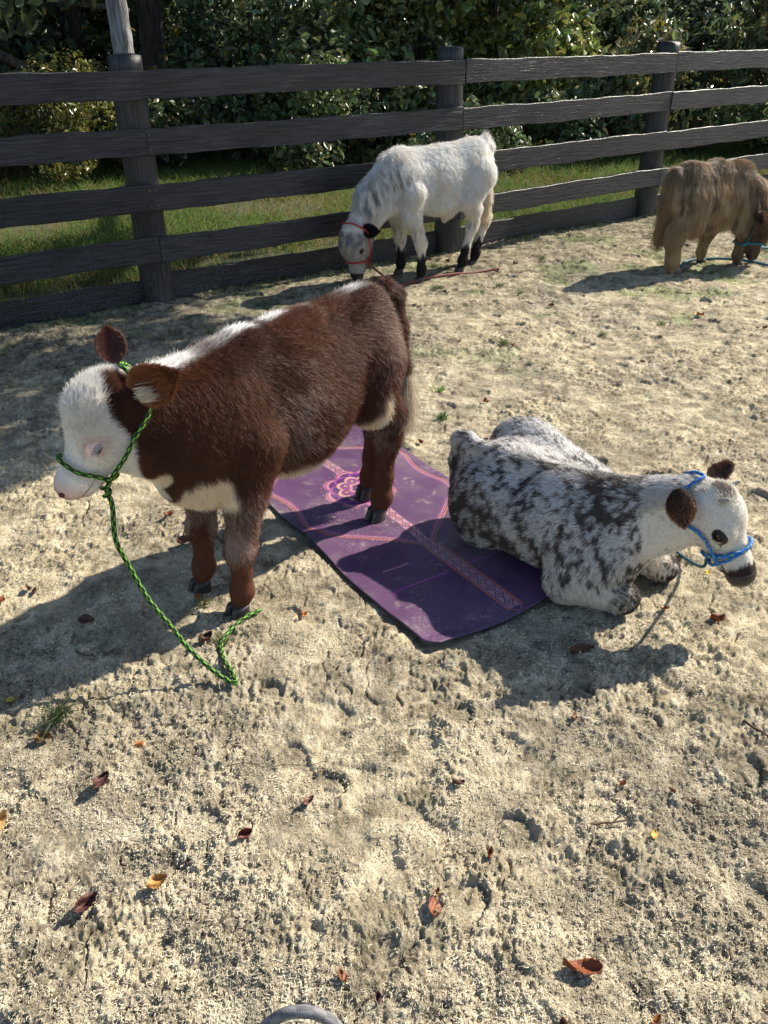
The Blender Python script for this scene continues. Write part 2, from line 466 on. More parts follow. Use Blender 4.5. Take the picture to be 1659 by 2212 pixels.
M_wood = wood_material('black_stained_wood'); M_wood2 = wood_material('black_stained_post', 1.0, (16, 16, .9))

def plank(name, a, b, z0, z1, off, th, parent, seed, zb=None):
    """board from ground point a to b, faces camera side; offset towards the paddock"""
    a = np.array(a, float); b = np.array(b, float); L = np.linalg.norm(b - a); e = (b - a) / L
    nrm = np.array([e[1], -e[0]])
    g = np.random.default_rng(seed); ph = g.random(4) * 6
    ns = 44; V = []; F = []
    prof = [(-.5, 0), (-.5, 1), (.5, 1), (.5, 0)]
    bev = .0035
    for i in range(ns + 1):
        s = i / ns * L
        wob = .0035 * math.sin(s * 1.7 + ph[0]) + .0018 * math.sin(s * 6.1 + ph[1])
        eb = .0025 * math.sin(s * 9 + ph[2]) + .0018 * math.sin(s * 23 + ph[3]) + g.normal(0, .0006)
        zz0 = z0 + wob - eb; zz1 = z1 + wob + eb
        bow = .004 * math.sin(s * 2.3 + ph[1])
        ring = [(th / 2, zz0 + bev), (th / 2, zz1 - bev), (th / 2 - bev, zz1), (-th / 2 + bev, zz1), (-th / 2, zz1 - bev), (-th / 2, zz0 + bev), (-th / 2 + bev, zz0), (th / 2 - bev, zz0)]
        for o_, z in ring:
            V.append((s - L / 2, -(off + bow + o_), z))
    for i in range(ns):
        for j in range(8):
            p = i * 8 + j; q = i * 8 + (j + 1) % 8
            F.append((p, p + 8, q + 8, q))
    V = np.array(V); F = np.array(F)
    caps = [np.arange(8)[::-1][None], (np.arange(8) + ns * 8)[None]]
    o = mesh_obj(name, V, [F] + caps, M_wood, parent, smooth=False)
    mid = (a + b) / 2; o.location = (mid[0], mid[1], 0); o.rotation_euler = (0, 0, math.atan2(e[1], e[0]))
    return o

def post(a, z1, r, parent, seed, lean=(0, 0)):
    g = np.random.default_rng(seed); V = []; F = []; nr = 26; nz = 26
    lump = g.normal(0, .015, nr)
    lump = (lump + np.roll(lump, 1) + np.roll(lump, -1)) / 3
    for i in range(nz + 1):
        t = i / nz; z = -.12 + (z1 + .12) * t; rr = r * (1.06 - .10 * t)
        for j in range(nr):
            an = j / nr * 2 * math.pi
            q = rr * (1 + lump[j] * (1 + .6 * math.sin(t * 7 + j)) + .008 * math.sin(3 * an + t * 5))
            V.append((q * math.cos(an) + lean[0] * t, q * math.sin(an) + lean[1] * t, z + (0.006 * math.sin(an * 2 + seed) if i == nz else 0)))
    for i in range(nz):
        for j in range(nr):
            p = i * nr + j; q = i * nr + (j + 1) % nr; F.append((p, q, q + nr, p + nr))
    top = (np.arange(nr) + nz * nr)[None]
    o = mesh_obj('post', np.array(V), [np.array(F), top], M_wood2, parent, smooth=True)
    o.location = (a[0], a[1], 0)
    # rounded shading broken at the cut top
    return o

def nail_heads(parent, pts):
    for (x, y, z, rz) in pts: pass

fence = empty('board_fence', (FM[0], FM[1], 0))
tag(fence, 'black stained four-rail board fence with round posts along the paddock edge', 'fence')
fence_parts = []
POSTS = [P_L3, P_LL, FL, FM, FR, P_RR, P_R3, P_R4]
leans = [(0, 0), (0, 0), (-.02, 0), (-.03, .0), (.02, .015), (0, 0), (0, 0), (0, 0)]
for i, p in enumerate(POSTS):
    fence_parts.append(post(p, 1.50, .104, None, 40 + i, leans[i]))
rails = [(1.263, 1.421), (.945, 1.101), (.612, .775), (.293, .449)]
# joints at alternating posts
def pt(i, e=0): return POSTS[i] + e
seed = 100
for ri, (z0, z1) in enumerate(rails):
    even = ri in (1, 3)
    brk = [0, 2, 4, 7] if even else [0, 1, 3, 5, 7]
    if ri == 3: brk = [0, 2, 5, 7]
    if ri == 2: brk = [0, 1, 6, 7]
    for a, b in zip(brk[:-1], brk[1:]):
        for k in range(a, b):                                     # a board bends with the run of posts: one piece per straight bay
            seed += 1
            g1 = .0025 if k == a else -.001; g2 = .0025 if k == b - 1 else -.001
            A = POSTS[k]; B = POSTS[k + 1]; e = unit(B - A)
            fence_parts.append(plank('rail', A + e * g1, B - e * g2, z0, z1, .122, .034, None, 100 + ri * 7 + a))
for k in range(len(POSTS) - 1):
    A = POSTS[k]; B = POSTS[k + 1]; e = unit(B - A)
    zt = [.15, .15, .175, .185, .18, .18, .18, .18][k]
    fence_parts.append(plank('kickboard', A + e * .01, B - e * .01, -.12, zt, -.02, .035, None, 300 + k))
for o in fence_parts:
    o.parent = fence; o.location = (o.location[0] - FM[0], o.location[1] - FM[1], 0)
def nails():
    m = flat_mat('nail_steel', (.12, .11, .11), .4, .6); n = 8
    t = np.arange(n) / n * 6.283; V = np.vstack([np.stack([.005 * np.cos(t), np.zeros(n), .005 * np.sin(t)], 1), [[0, -.003, 0]]]); F = np.array([(i, (i + 1) % n, n) for i in range(n)])
    first = None
    for (k, side) in [(2, 1), (2, -1), (3, 1), (3, -1), (4, 1), (4, -1)]:
        A = POSTS[k]; e = E1 if k < 3 or (k == 3 and side == -1) else E2; nr = np.array([e[1], -e[0]])
        for z0, z1 in rails:
            for z in (z0 + .035, z1 - .035):
                c = A + e * side * .022 + nr * .1395 - FM
                if first is None: o = first = mesh_obj('nail', V, F, m, fence)
                else: o = first.copy(); COL.objects.link(o); o.parent = fence
                o.location = (c[0], c[1], z); o.rotation_euler = (0, 0, math.atan2(e[1], e[0]))
nails()

# ================================================================ yoga mat
def seg_dist(u, v, pts):
    d = np.full(u.shape, 9.0); s = np.zeros(u.shape); acc = 0; sd = np.zeros(u.shape)
    for (a, b) in zip(pts[:-1], pts[1:]):
        a = np.array(a); b = np.array(b); L = np.linalg.norm(b - a); e = (b - a) / L
        t = np.clip((u - a[0]) * e[0] + (v - a[1]) * e[1], 0, L)
        du = u - a[0] - t * e[0]; dv = v - a[1] - t * e[1]; dd = np.hypot(du, dv); m = dd < d
        d = np.where(m, dd, d); s = np.where(m, acc + t, s); sd = np.where(m, np.sign(e[0] * dv - e[1] * du), sd); acc += L
    return d, s, sd

def smooth_path(p, n=8):
    p = np.array(p, float); q = [p[0]]
    pp = np.vstack([2 * p[0] - p[1], p, 2 * p[-1] - p[-2]])
    for i in range(len(p) - 1):
        a, b, c, d = pp[i:i + 4]
        for k in range(1, n + 1):
            t = k / n; q.append(.5 * ((2 * b) + (c - a) * t + (2 * a - 5 * b + 4 * c - d) * t * t + (3 * b - a - 3 * c + d) * t ** 3))
    return np.array(q)

def build_mat():
    W = MU1 - MU0; Lh = MV1 - MV0; nu, nv = 330, 830
    U, Vv = np.meshgrid(np.linspace(MU0, MU1, nu), np.linspace(MV0, MV1, nv), indexing='xy')
    u = U.ravel(); v = Vv.ravel()
    c0 = np.array([.088, .039, .102])
    n1 = fbm(u * 6, v * 6, s=91, o=3)
    col = np.ones((len(u), 3)) * c0 * (.82 + .36 * n1)[:, None]
    ORANGE = np.array([.55, .16, .045]); PINK = np.array([.46, .20, .23]); MAG = np.array([.23, .045, .21]); DEEP = np.array([.055, .014, .085]); PEACH = np.array([.50, .28, .22])
    def put(mask, c, a=1.0):
        m = np.clip(mask, 0, 1)[:, None] * a
        col[:] = col * (1 - m) + np.array(c) * m
    aa = lambda x, wd: np.clip((wd - x) / .0022 + .5, 0, 1)
    uc = .383; x = u - uc; ax = np.abs(x)
    # ---- central band with eye motif
    inb = (v > .0) & (v < 1.75)
    near = (v > .0) & (v < .475)
    half = .0205
    per = .047
    ph = np.mod(v - .008, per) / per - .5
    band = aa(ax, half) * inb
    put(band, np.array([.40, .20, .25]))
    hexd = ax / half * .52 + np.abs(ph) * 1.0
    put(band * np.clip((.50 - hexd) / .05 + .5, 0, 1), DEEP * 1.3)
    put(band * np.clip((.36 - hexd) / .05 + .5, 0, 1), np.array([.46, .25, .27]))
    e = np.hypot(x, ph * per)
    put(band * aa(e, .0085), DEEP); put(band * aa(e, .0048), PEACH); put(band * aa(e, .002), DEEP)
    put(aa(np.abs(ax - half - .003), .0018) * near, MAG)
    sc_ = .0285 + .0045 * np.abs(np.sin(v * math.pi / .012))
    put(aa(np.abs(ax - .0275), .0018) * near, ORANGE)
    put(((ax > .0275) & (ax < sc_)) * near * 1.0, ORANGE)
    tip = (v < .0) & (v > -.022)
    put(aa(np.abs(ax - (.0275 + v * 1.2)), .002) * tip, ORANGE)
    # ---- lotus frame arcs, both sides, near and far
    half_path = [(.004, .485), (.06, .545), (.12, .600), (.185, .655), (.25, .712), (.297, .752), (.318, .79), (.323, .84), (.309, .90), (.296, .965), (.296, 1.02), (.308, 1.08), (.320, 1.13), (.314, 1.175), (.275, 1.225), (.21, 1.29), (.15, 1.34), (.09, 1.40), (.004, 1.48)]
    P = smooth_path(half_path, 4)
    d, s, side = seg_dist(ax, v, P)
    put(aa(d, .0065), np.array([.17, .03, .17]))
    z = np.abs(np.sin(s * math.pi / .0085)) * .0045
    lat = d * side
    put(aa(np.abs(np.abs(lat) - z), .0016) * aa(d, .0075), PEACH * .9, .75)
    sc2 = .0115 + .0040 * np.abs(np.sin(s * math.pi / .011))
    outer = lat * -1
    put(((outer > .0105) & (outer < sc2)) * 1.0, ORANGE)
    put(((outer < -.0105) & (-outer < .0122)) * 1.0, MAG)
    # ---- mandala
    my = v - .985; r = np.hypot(x, my) / 1.16; th = np.arctan2(my, x)
    def ring(R0, n, amp, wd, c, rot=0, sharp=.6):
        rr = R0 * (1 + amp * (np.abs(np.cos(n / 2 * (th + rot))) ** sharp - .5))
        put(aa(np.abs(r - rr), wd), c)
        return rr
    R4 = .118 * (1 + .24 * (np.abs(np.cos(4 * th)) ** .7 - .5))
    put(aa(r - R4, 0) * 1.0, PINK * .9)
    ring(.112, 8, .24, .003, MAG); R3 = .100 * (1 + .24 * (np.abs(np.cos(4 * th)) ** .7 - .5))
    put(aa(r - R3, 0), DEEP * 1.4)
    R3b = .094 * (1 + .28 * (np.abs(np.cos(4 * (th + .39))) ** .7 - .5))
    put(aa(r - R3b, 0), MAG * 1.1); put(aa(r - R3b * .90, 0), DEEP * 1.3)
    R2 = .073 * (1 + .30 * (np.abs(np.cos(4 * th)) ** .7 - .5))
    put(aa(r - R2, 0), PEACH); put(aa(r - R2 * .86, 0), MAG * .9)
    k8 = np.mod(th + math.pi / 8, math.pi / 4) - math.pi / 8
    e8 = np.hypot(r * np.cos(k8) - .052, (r * np.sin(k8)) * 1.3)
    put(aa(e8, .0125), DEEP * 1.2); put(aa(e8, .0075), PEACH); put(aa(e8, .003), DEEP)
    R1 = .034 * (1 + .3 * (np.abs(np.cos(3 * th)) ** .7 - .5))
    put(aa(r - R1, 0), PINK); put(aa(r - R1 * .72, 0), DEEP * 1.5); put(aa(r - .011, 0), PEACH)
    k16 = np.mod(th + math.pi / 32, math.pi / 16) - math.pi / 32
    put(aa(np.hypot(r * np.cos(k16) - .136, r * np.sin(k16)), .0026), PINK * .8)
    # ---- short alignment marks near the end
    m1 = (ax > .142) & (ax < .252)
    yy = v - (.411 - .1 * 0 * ax) - .005
    tri = .007 * np.abs(np.mod(ax / .008, 1) * 2 - 1)
    put(((yy < .002) & (yy > -.002 - tri)) * m1, PINK * .9)
    pth = smooth_path([(.294, .258), (.291, .278), (.262, .289), (.18, .291), (.058, .293)], 6)
    d2, s2, side2 = seg_dist(ax, v, pth)
    sc3 = .002 + .0035 * np.abs(np.sin(s2 * math.pi / .014))
    put(aa(d2, .0016), MAG * 1.5); put(((d2 < sc3) & (v > d2 * 0 + .0)) * 1.0 * (side2 > 0), MAG * 1.4)
    # far end repeats the marks
    # ---- dusty hoof prints and sand spilt on the mat
    g = np.random.default_rng(77); dust = np.zeros(len(u))
    spots = [(.10, .62), (.20, .60), (.13, .50), (.17, .33), (.30, .33), (.46, .22), (.60, .40), (.16, .02), (.30, .86), (.22, .82), (.15, .95), (.20, 1.05), (.33, .70), (.25, 1.15), (.46, .60), (.52, .72), (.60, .80), (.42, .42), (.62, .13), (.27, .05), (.56, 1.05), (.50, 1.15), (.13, .78), (.40, 1.2), (.35, 1.32), (.06, .10), (.10, .22), (.57, .92), (.66, .58), (.53, .33)]
    for (a, b) in spots:
        rad = g.uniform(.030, .046); an = g.random() * 6.28; q = g.uniform(.45, 1)
        du = u - a + .0; dv = v - b
        uu = du * math.cos(an) + dv * math.sin(an); w_ = -du * math.sin(an) + dv * math.cos(an)
        rr = np.hypot(uu / 1.2, w_) / rad
        rr = rr + .35 * (fbm(uu * 40, w_ * 40, s=int(a * 999), o=2) - .5)
        ringm = .8 * np.exp(-((rr - .80) / .20) ** 2) * sstep(-.3, .6, np.cos(np.arctan2(w_, uu) * 1 + g.random() * 6)) + .30 * np.exp(-(rr / .8) ** 2) * (vnoise(uu * 60, w_ * 60, s=int(a * 1000)) > .4)
        dust = np.maximum(dust, q * ringm)
    gr = fbm(u * 60, v * 60, s=93, o=3); fi = vnoise(u * 520, v * 520, s=95)
    dm = dust * sstep(.42, .66, gr) * (.15 + .85 * (fi > .55))
    wide = sstep(.52, .78, fbm(u * 4.5, v * 4.5, s=97, o=3)) * .16 + sstep(.55, .95, v) * .10 * sstep(.4, .7, fbm(u * 9, v * 9, s=98, o=3))
    wide += .8 * sstep(.040, .0, np.minimum(u - MU0, v * 0 + 9)) * sstep(.5, .8, fbm(u * 14, v * 14, s=99, o=2)) * .25
    speck = (vnoise(u * 300, v * 300, s=101) > .86) * .55 * sstep(.45, .65, fbm(u * 5, v * 5, s=103, o=2))
    dm = np.clip(dm * .85 + wide + speck, 0, .9)
    put(dm, (.40, .355, .27))
    # ---- shape: rounded near corners, draped over the footing with soft folds
    X = MAT_A[0] + MU[0] * u + MV[0] * v; Y = MAT_A[1] + MU[1] * u + MV[1] * v
    z = h_low(X, Y) + .011
    z = z + .010 * (fbm(u * 4 + 3, v * 4, s=105, o=2) - .5) + .003 * (fbm(u * 13, v * 13, s=106, o=2) - .5)
    z = z + .010 * np.exp(-((u - MU0 + v - MV0) / .10) ** 2) + .006 * np.exp(-((v - MV0) / .03) ** 2) * (.5 + .5 * np.sin(u * 17))
    for (hu, hv) in ((.352, .84), (.245, .93)): z = z - .006 * np.exp(-(((u - hu) / .05) ** 2 + ((v - hv) / .05) ** 2))
    # fold running in from the left edge beside the hoof
    fd, fs, _ = seg_dist(u, v, [(.02, .78), (.14, .74), (.26, .70), (.34, .62)])
    z = z + .016 * np.exp(-(fd / .022) ** 2) * sstep(.36, .15, u) + .004 * np.exp(-((fd - .05) / .02) ** 2)
    # the edge undulates a little; cover top, rim and underside
    r0 = .05
    def inset(uu, vv):
        a = MU0 + r0 - uu; b = MV0 + r0 - vv; a2 = uu - MU1 + r0
        cu = uu.copy(); cv = vv.copy()
        for sx, lim in ((-1, MU0 + r0), (1, MU1 - r0)):
            m = ((uu - lim) * sx > 0) & (vv < MV0 + r0)
            dx = (uu[m] - lim); dy = vv[m] - (MV0 + r0); mx = np.maximum(np.abs(dx), np.abs(dy)); rr = np.hypot(dx, dy) + 1e-9
            k = mx / rr; cu[m] = lim + dx * k; cv[m] = MV0 + r0 + dy * k
        return cu, cv
    cu, cv = inset(u, v)
    cu = cu + .006 * np.sin(v * 9 + 1) * sstep(.1, 0, u - MU0) - .004 * np.sin(v * 6) * sstep(.1, 0, MU1 - u)
    cv = cv + .006 * np.sin(u * 13) * sstep(.1, 0, v - MV0)
    X = MAT_A[0] + MU[0] * cu + MV[0] * cv; Y = MAT_A[1] + MU[1] * cu + MV[1] * cv
    ox, oy = MAT_A
    V = np.stack([X - ox, Y - oy, z], 1)
    I = (np.arange(nv - 1)[:, None] * nu + np.arange(nu - 1)[None]).ravel()
    F = np.stack([I, I + 1, I + 1 + nu, I + nu], 1)
    # rim
    top = len(V)
    rim = np.concatenate([np.arange(nu), np.arange(1, nv) * nu + nu - 1, (nv - 1) * nu + np.arange(nu - 2, -1, -1), np.arange(nv - 2, 0, -1) * nu])
    low = V[rim] - np.array([0, 0, .009])
    V2 = np.vstack([V, low]); n = len(rim); a = rim; b = np.roll(rim, -1); c = top + np.arange(n); d_ = np.roll(c, -1)
    F2 = np.stack([a, c, d_, b], 1)
    c2 = np.vstack([col, np.tile(np.array([.02, .015, .02]), (n, 1))])
    m, nt, bs = mat_new('yoga_mat_surface'); L = nt.links
    at = N(nt, 'ShaderNodeAttribute', attribute_name='col'); L.new(at.outputs['Color'], bs.inputs['Base Color'])
    bs.inputs['Roughness'].default_value = .50; bs.inputs['Specular IOR Level'].default_value = .5
    tc = N(nt, 'ShaderNodeTexCoord'); no = N(nt, 'ShaderNodeTexNoise'); no.inputs['Scale'].default_value = 420; L.new(tc.outputs['Object'], no.inputs['Vector'])
    bu = N(nt, 'ShaderNodeBump'); bu.inputs['Strength'].default_value = .25; bu.inputs['Distance'].default_value = .001
    L.new(no.outputs[0], bu.inputs['Height']); L.new(bu.outputs[0], bs.inputs['Normal'])
    o = mesh_obj('yoga_mat', V2, [F, F2], m, cols=c2); o.location = (ox, oy, 0)
    tag(o, 'purple yoga mat with orange and pink mandala pattern lying on the sand', 'yoga mat')
build_mat()

# ================================================================ bodies as blended volumes
class Body:
    def __init__(s): s.p = []
    def cone(s, a, b, ra, rb, k=.04, sy=1.0, flow=None):
        a = np.array(a, float); b = np.array(b, float)
        s.p.append(dict(t='c', a=a, b=b, ra=ra, rb=rb, k=k, sy=sy, f=unit(b - a) if flow is None else unit(np.array(flow, float))))
    def ell(s, c, r, k=.05, R=None, flow=(-1, 0, -.2)):
        s.p.append(dict(t='e', c=np.array(c, float), r=np.array(r, float), k=k, R=np.eye(3) if R is None else R, f=unit(np.array(flow, float))))
    def cut(s, c, r, k=.02, R=None):
        s.p.append(dict(t='s', c=np.array(c, float), r=np.array(r, float), k=k, R=np.eye(3) if R is None else R, f=None))
    @staticmethod
    def d1(p, P):
        if p['t'] == 'c':
            ab = p['b'] - p['a']; q = P - p['a']; t = np.clip(q @ ab / (ab @ ab), 0, 1); q = q - t[..., None] * ab
            if p['sy'] != 1: q = q * np.array([1, 1 / p['sy'], 1])
            return np.sqrt((q * q).sum(-1)) - (p['ra'] + (p['rb'] - p['ra']) * t)
        q = (P - p['c']) @ p['R']; r = p['r']
        k0 = np.sqrt(((q / r) ** 2).sum(-1)); k1 = np.sqrt(((q / (r * r)) ** 2).sum(-1)) + 1e-9
        return np.where(k0 < .05, -r.min(), k0 * (k0 - 1) / k1)
    def comb(s, d, di, p):
        k = p['k']
        if p['t'] == 's':
            di = -di; h = np.maximum(k - np.abs(d - di), 0) / k; return np.maximum(d, di) + h * h * k * .25
        h = np.maximum(k - np.abs(d - di), 0) / k; return np.minimum(d, di) - h * h * k * .25
    def ev(s, P):
        d = np.full(P.shape[:-1], 5.0)
        for p in s.p: d = s.comb(d, s.d1(p, P), p)
        return d
    def grad(s, P, e=.004):
        d0 = s.ev(P); g = np.stack([s.ev(P + np.array(v) * e) - d0 for v in ((1, 0, 0), (0, 1, 0), (0, 0, 1))], -1) / e
        return d0, g
    def flow(s, P):
        W = 0; f = 0
        for p in s.p:
            if p['t'] == 's': continue
            w = np.exp(-np.clip(s.d1(p, P), -.02, 1) / .022)[:, None]
            f = f + w * p['f']; W = W + w
        return unit(f / (W + 1e-9) + 1e-6)
    def snap(s, P, off=0.0, it=6):
        P = np.array(P, float)
        for _ in range(it):
            d, g = s.grad(P); gn = (g * g).sum(-1, keepdims=True) + 1e-6
            P = P - np.clip((d - off)[..., None] * g / gn, -.05, .05)
        return P
    def mesh(s, h):
        lo = np.full(3, 9.); hi = np.full(3, -9.); bb = []
        for p in s.p:
            if p['t'] == 'c':
                m = max(p['ra'], p['rb']) * max(1, p['sy']); a = np.minimum(p['a'], p['b']) - m; b = np.maximum(p['a'], p['b']) + m
            else: m = p['r'].max(); a = p['c'] - m; b = p['c'] + m
            bb.append((a - p['k'] - .02, b + p['k'] + .02))
            if p['t'] != 's': lo = np.minimum(lo, a); hi = np.maximum(hi, b)
        lo -= 3 * h; hi += 3 * h
        n = np.ceil((hi - lo) / h).astype(int) + 1
        ax = [lo[i] + h * np.arange(n[i]) for i in range(3)]
        D = np.full(n, 1.0, np.float32)
        for p, (a, b) in zip(s.p, bb):
            sl = [slice(max(0, int((a[i] - lo[i]) / h)), min(n[i], int((b[i] - lo[i]) / h) + 2)) for i in range(3)]
            G = np.stack(np.meshgrid(*[ax[i][sl[i]] for i in range(3)], indexing='ij'), -1)
            sl = tuple(sl)
            D[sl] = s.comb(D[sl], s.d1(p, G), p)
        ins = D < 0
        c = np.zeros(np.array(n) - 1, int)
        for i in (0, 1):
            for j in (0, 1):
                for k in (0, 1): c += ins[i:n[0] - 1 + i, j:n[1] - 1 + j, k:n[2] - 1 + k]
        act = (c > 0) & (c < 8); idx = np.full(act.shape, -1); ii = np.argwhere(act); idx[act] = np.arange(len(ii))
        acc = np.zeros((len(ii), 3)); cnt = np.zeros(len(ii))
        cor = [(0, 0, 0), (1, 0, 0), (0, 1, 0), (1, 1, 0), (0, 0, 1), (1, 0, 1), (0, 1, 1), (1, 1, 1)]
        ed = [(0, 1), (2, 3), (4, 5), (6, 7), (0, 2), (1, 3), (4, 6), (5, 7), (0, 4), (1, 5), (2, 6), (3, 7)]
        cv = [D[ii[:, 0] + q[0], ii[:, 1] + q[1], ii[:, 2] + q[2]] for q in cor]
        for a, b in ed:
            m = (cv[a] < 0) != (cv[b] < 0); t = cv[a] / np.where(m, cv[a] - cv[b], 1); p = np.array(cor[a]) + t[:, None] * (np.array(cor[b]) - np.array(cor[a]))
            acc[m] += p[m]; cnt[m] += 1
        V = lo + (ii + acc / cnt[:, None]) * h
        F = []
        for axn in range(3):
            sl0 = [slice(1, -1)] * 3; sl1 = [slice(1, -1)] * 3
            A = np.moveaxis(ins, axn, 0); I = np.moveaxis(idx, axn, 0)
            ch = A[:-1, 1:-1, 1:-1] != A[1:, 1:-1, 1:-1]
            q = np.argwhere(ch); x = q[:, 0]; y = q[:, 1] + 1; z = q[:, 2] + 1
            f = np.stack([I[x, y - 1, z - 1], I[x, y, z - 1], I[x, y, z], I[x, y - 1, z]], 1)
            fl = A[x, y, z]
            if axn == 1: fl = ~fl
            f[~fl] = f[~fl][:, ::-1]
            F.append(f)
        F = np.vstack(F); F = F[(F >= 0).all(1)]
        # drop the caps of nothing, sharpen onto the surface
        for _ in range(2):
            d, g = s.grad(V, h * .3); V = V - np.clip(d[:, None] * g / ((g * g).sum(1, keepdims=True) + 1e-6), -h, h) * .8
        return V, F

def vnormals(V, F):
    n = np.cross(V[F[:, 2]] - V[F[:, 0]], V[F[:, 3]] - V[F[:, 1]]); N_ = np.zeros_like(V)
    for i in range(4): np.add.at(N_, F[:, i], n)
    return unit(N_)

def sample_surface(V, F, n, g, w=None):
    T = np.vstack([F[:, [0, 1, 2]], F[:, [0, 2, 3]]]) if F.shape[1] == 4 else F
    ar = np.linalg.norm(np.cross(V[T[:, 1]] - V[T[:, 0]], V[T[:, 2]] - V[T[:, 0]]), axis=1)
    if w is not None: ar = ar * w[T].mean(1)
    t = g.choice(len(T), n, p=ar / ar.sum()); a = g.random(n); b = g.random(n); m = a + b > 1; a[m] = 1 - a[m]; b[m] = 1 - b[m]
    W = np.stack([1 - a - b, a, b], 1)
    return T[t], W

def grow(name, V, F, Nv, n, length, flow, coat, parent, seed, lift=.45, grav=.25, rad=.0007, curl=.15, clump=.3, cfreq=28, k=6, jitter=.25, dens=None, rootoff=-.002):
    """grow hair; length(P,N)->m ; flow(P)->unit ; coat(P,N,rnd)->rgb"""
    g = np.random.default_rng(seed)
    T, W = sample_surface(V, F, n, g, dens)
    P = (V[T] * W[..., None]).sum(1); Nn = unit((Nv[T] * W[..., None]).sum(1))
    L = length(P, Nn) * g.uniform(.65, 1.2, n)
    keep = L > .0005; P = P[keep]; Nn = Nn[keep]; L = L[keep]; n = len(P)
    f = flow(P); f = f - (f * Nn).sum(1, keepdims=True) * Nn; f = unit(f + 1e-5)
    # swirl the lay a little
    sw = np.stack([fbm(P[:, 0] * 9, P[:, 1] * 9, P[:, 2] * 9, s=seed + i, o=2) - .5 for i in (1, 2, 3)], 1) * 2
    f = unit(f + sw * .45); f = unit(f - (f * Nn).sum(1, keepdims=True) * Nn)
    d = unit(f + Nn * lift + g.normal(0, jitter, (n, 3)))
    cl = np.stack([vnoise(P[:, 0] * cfreq, P[:, 1] * cfreq, P[:, 2] * cfreq, s=seed + 7 + i) - .5 for i in (0, 1, 2)], 1) * 2
    cl = cl - (cl * Nn).sum(1, keepdims=True) * Nn
    pts = np.zeros((n, k, 3)); pts[:, 0] = P + Nn * rootoff
    dirn = d.copy(); ph = g.random((n, 3)) * 6.28
    for j in range(1, k):
        t = j / (k - 1)
        dirn = unit(dirn + np.array([0, 0, -grav / k * 2]) + cl * clump * t / k * 3 + curl * np.sin(ph + j * 1.9) + f * .05)
        # keep it above the skin
        dn = (dirn * Nn).sum(1, keepdims=True); dirn = unit(dirn + Nn * np.maximum(.06 - dn, 0))
        pts[:, j] = pts[:, j - 1] + dirn * (L / (k - 1))[:, None]
    r = (np.linspace(1, .25, k) ** .8)[None] * g.uniform(.75, 1.25, n)[:, None] * rad
    c = coat(P, Nn, g.random(n))
    c = np.clip(c * g.uniform(.8, 1.2, n)[:, None], 0, .95)
    return hair_obj(name, pts, r, c, M_hair, parent)

def rot_frame(fwd, up=(0, 0, 1)):
    """columns: forward, left, up"""
    f = unit(np.array(fwd, float)); l = unit(np.cross(np.array(up, float), f)); u = np.cross(f, l)
    return np.stack([f, l, u], 1)

def add_head(B, O, Rm, s=1.0, fluff=1.0, long=1.0):
    """head volumes in the head frame (x to the nose, y left, z brow side); O is the back of the skull"""
    def T(p): return np.array(O) + Rm @ (np.array(p, float) * np.array([long, 1, 1]) * s)
    fl = Rm @ np.array([-1, 0, .1])
    B.ell(T((.070, 0, .004)), np.array([.095, .072, .080]) * s * fluff, .03, Rm, fl)
    B.cone(T((.09, 0, .000)), T((.225, 0, -.012)), .066 * s * fluff, .043 * s, .03, 1, fl)
    B.ell(T((.262, 0, -.012)), np.array([.046, .047, .041]) * s, .025, Rm, fl)
    B.cone(T((.055, 0, -.055)), T((.225, 0, -.040)), .047 * s * fluff, .026 * s, .03, 1, fl)
    for y in (-1, 1):
        B.ell(T((.085, y * .040, -.030)), np.array([.065, .026, .046]) * s * fluff, .035, Rm, fl)
        B.ell(T((.118, y * .054, .026)), np.array([.030, .018, .020]) * s, .022, Rm, fl)
    return T

def lowpoly_ell(c, r, Rm, n=18, m=12):
    V = []; F = []
    for i in range(m + 1):
        ph = math.pi * i / m
        for j in range(n):
            th = 2 * math.pi * j / n
            V.append((math.sin(ph) * math.cos(th), math.sin(ph) * math.sin(th), math.cos(ph)))
    for i in range(m):
        for j in range(n):
            a = i * n + j; b = i * n + (j + 1) % n; F.append((a, a + n, b + n, b))
    V = np.array(V) * np.array(r)
    return V @ Rm.T + np.array(c), np.array(F)

def join(parts):
    V = []; F = []; o = 0
    for v, f in parts: V.append(v); F.append(np.asarray(f) + o); o += len(v)
    return np.vstack(V), np.vstack(F)

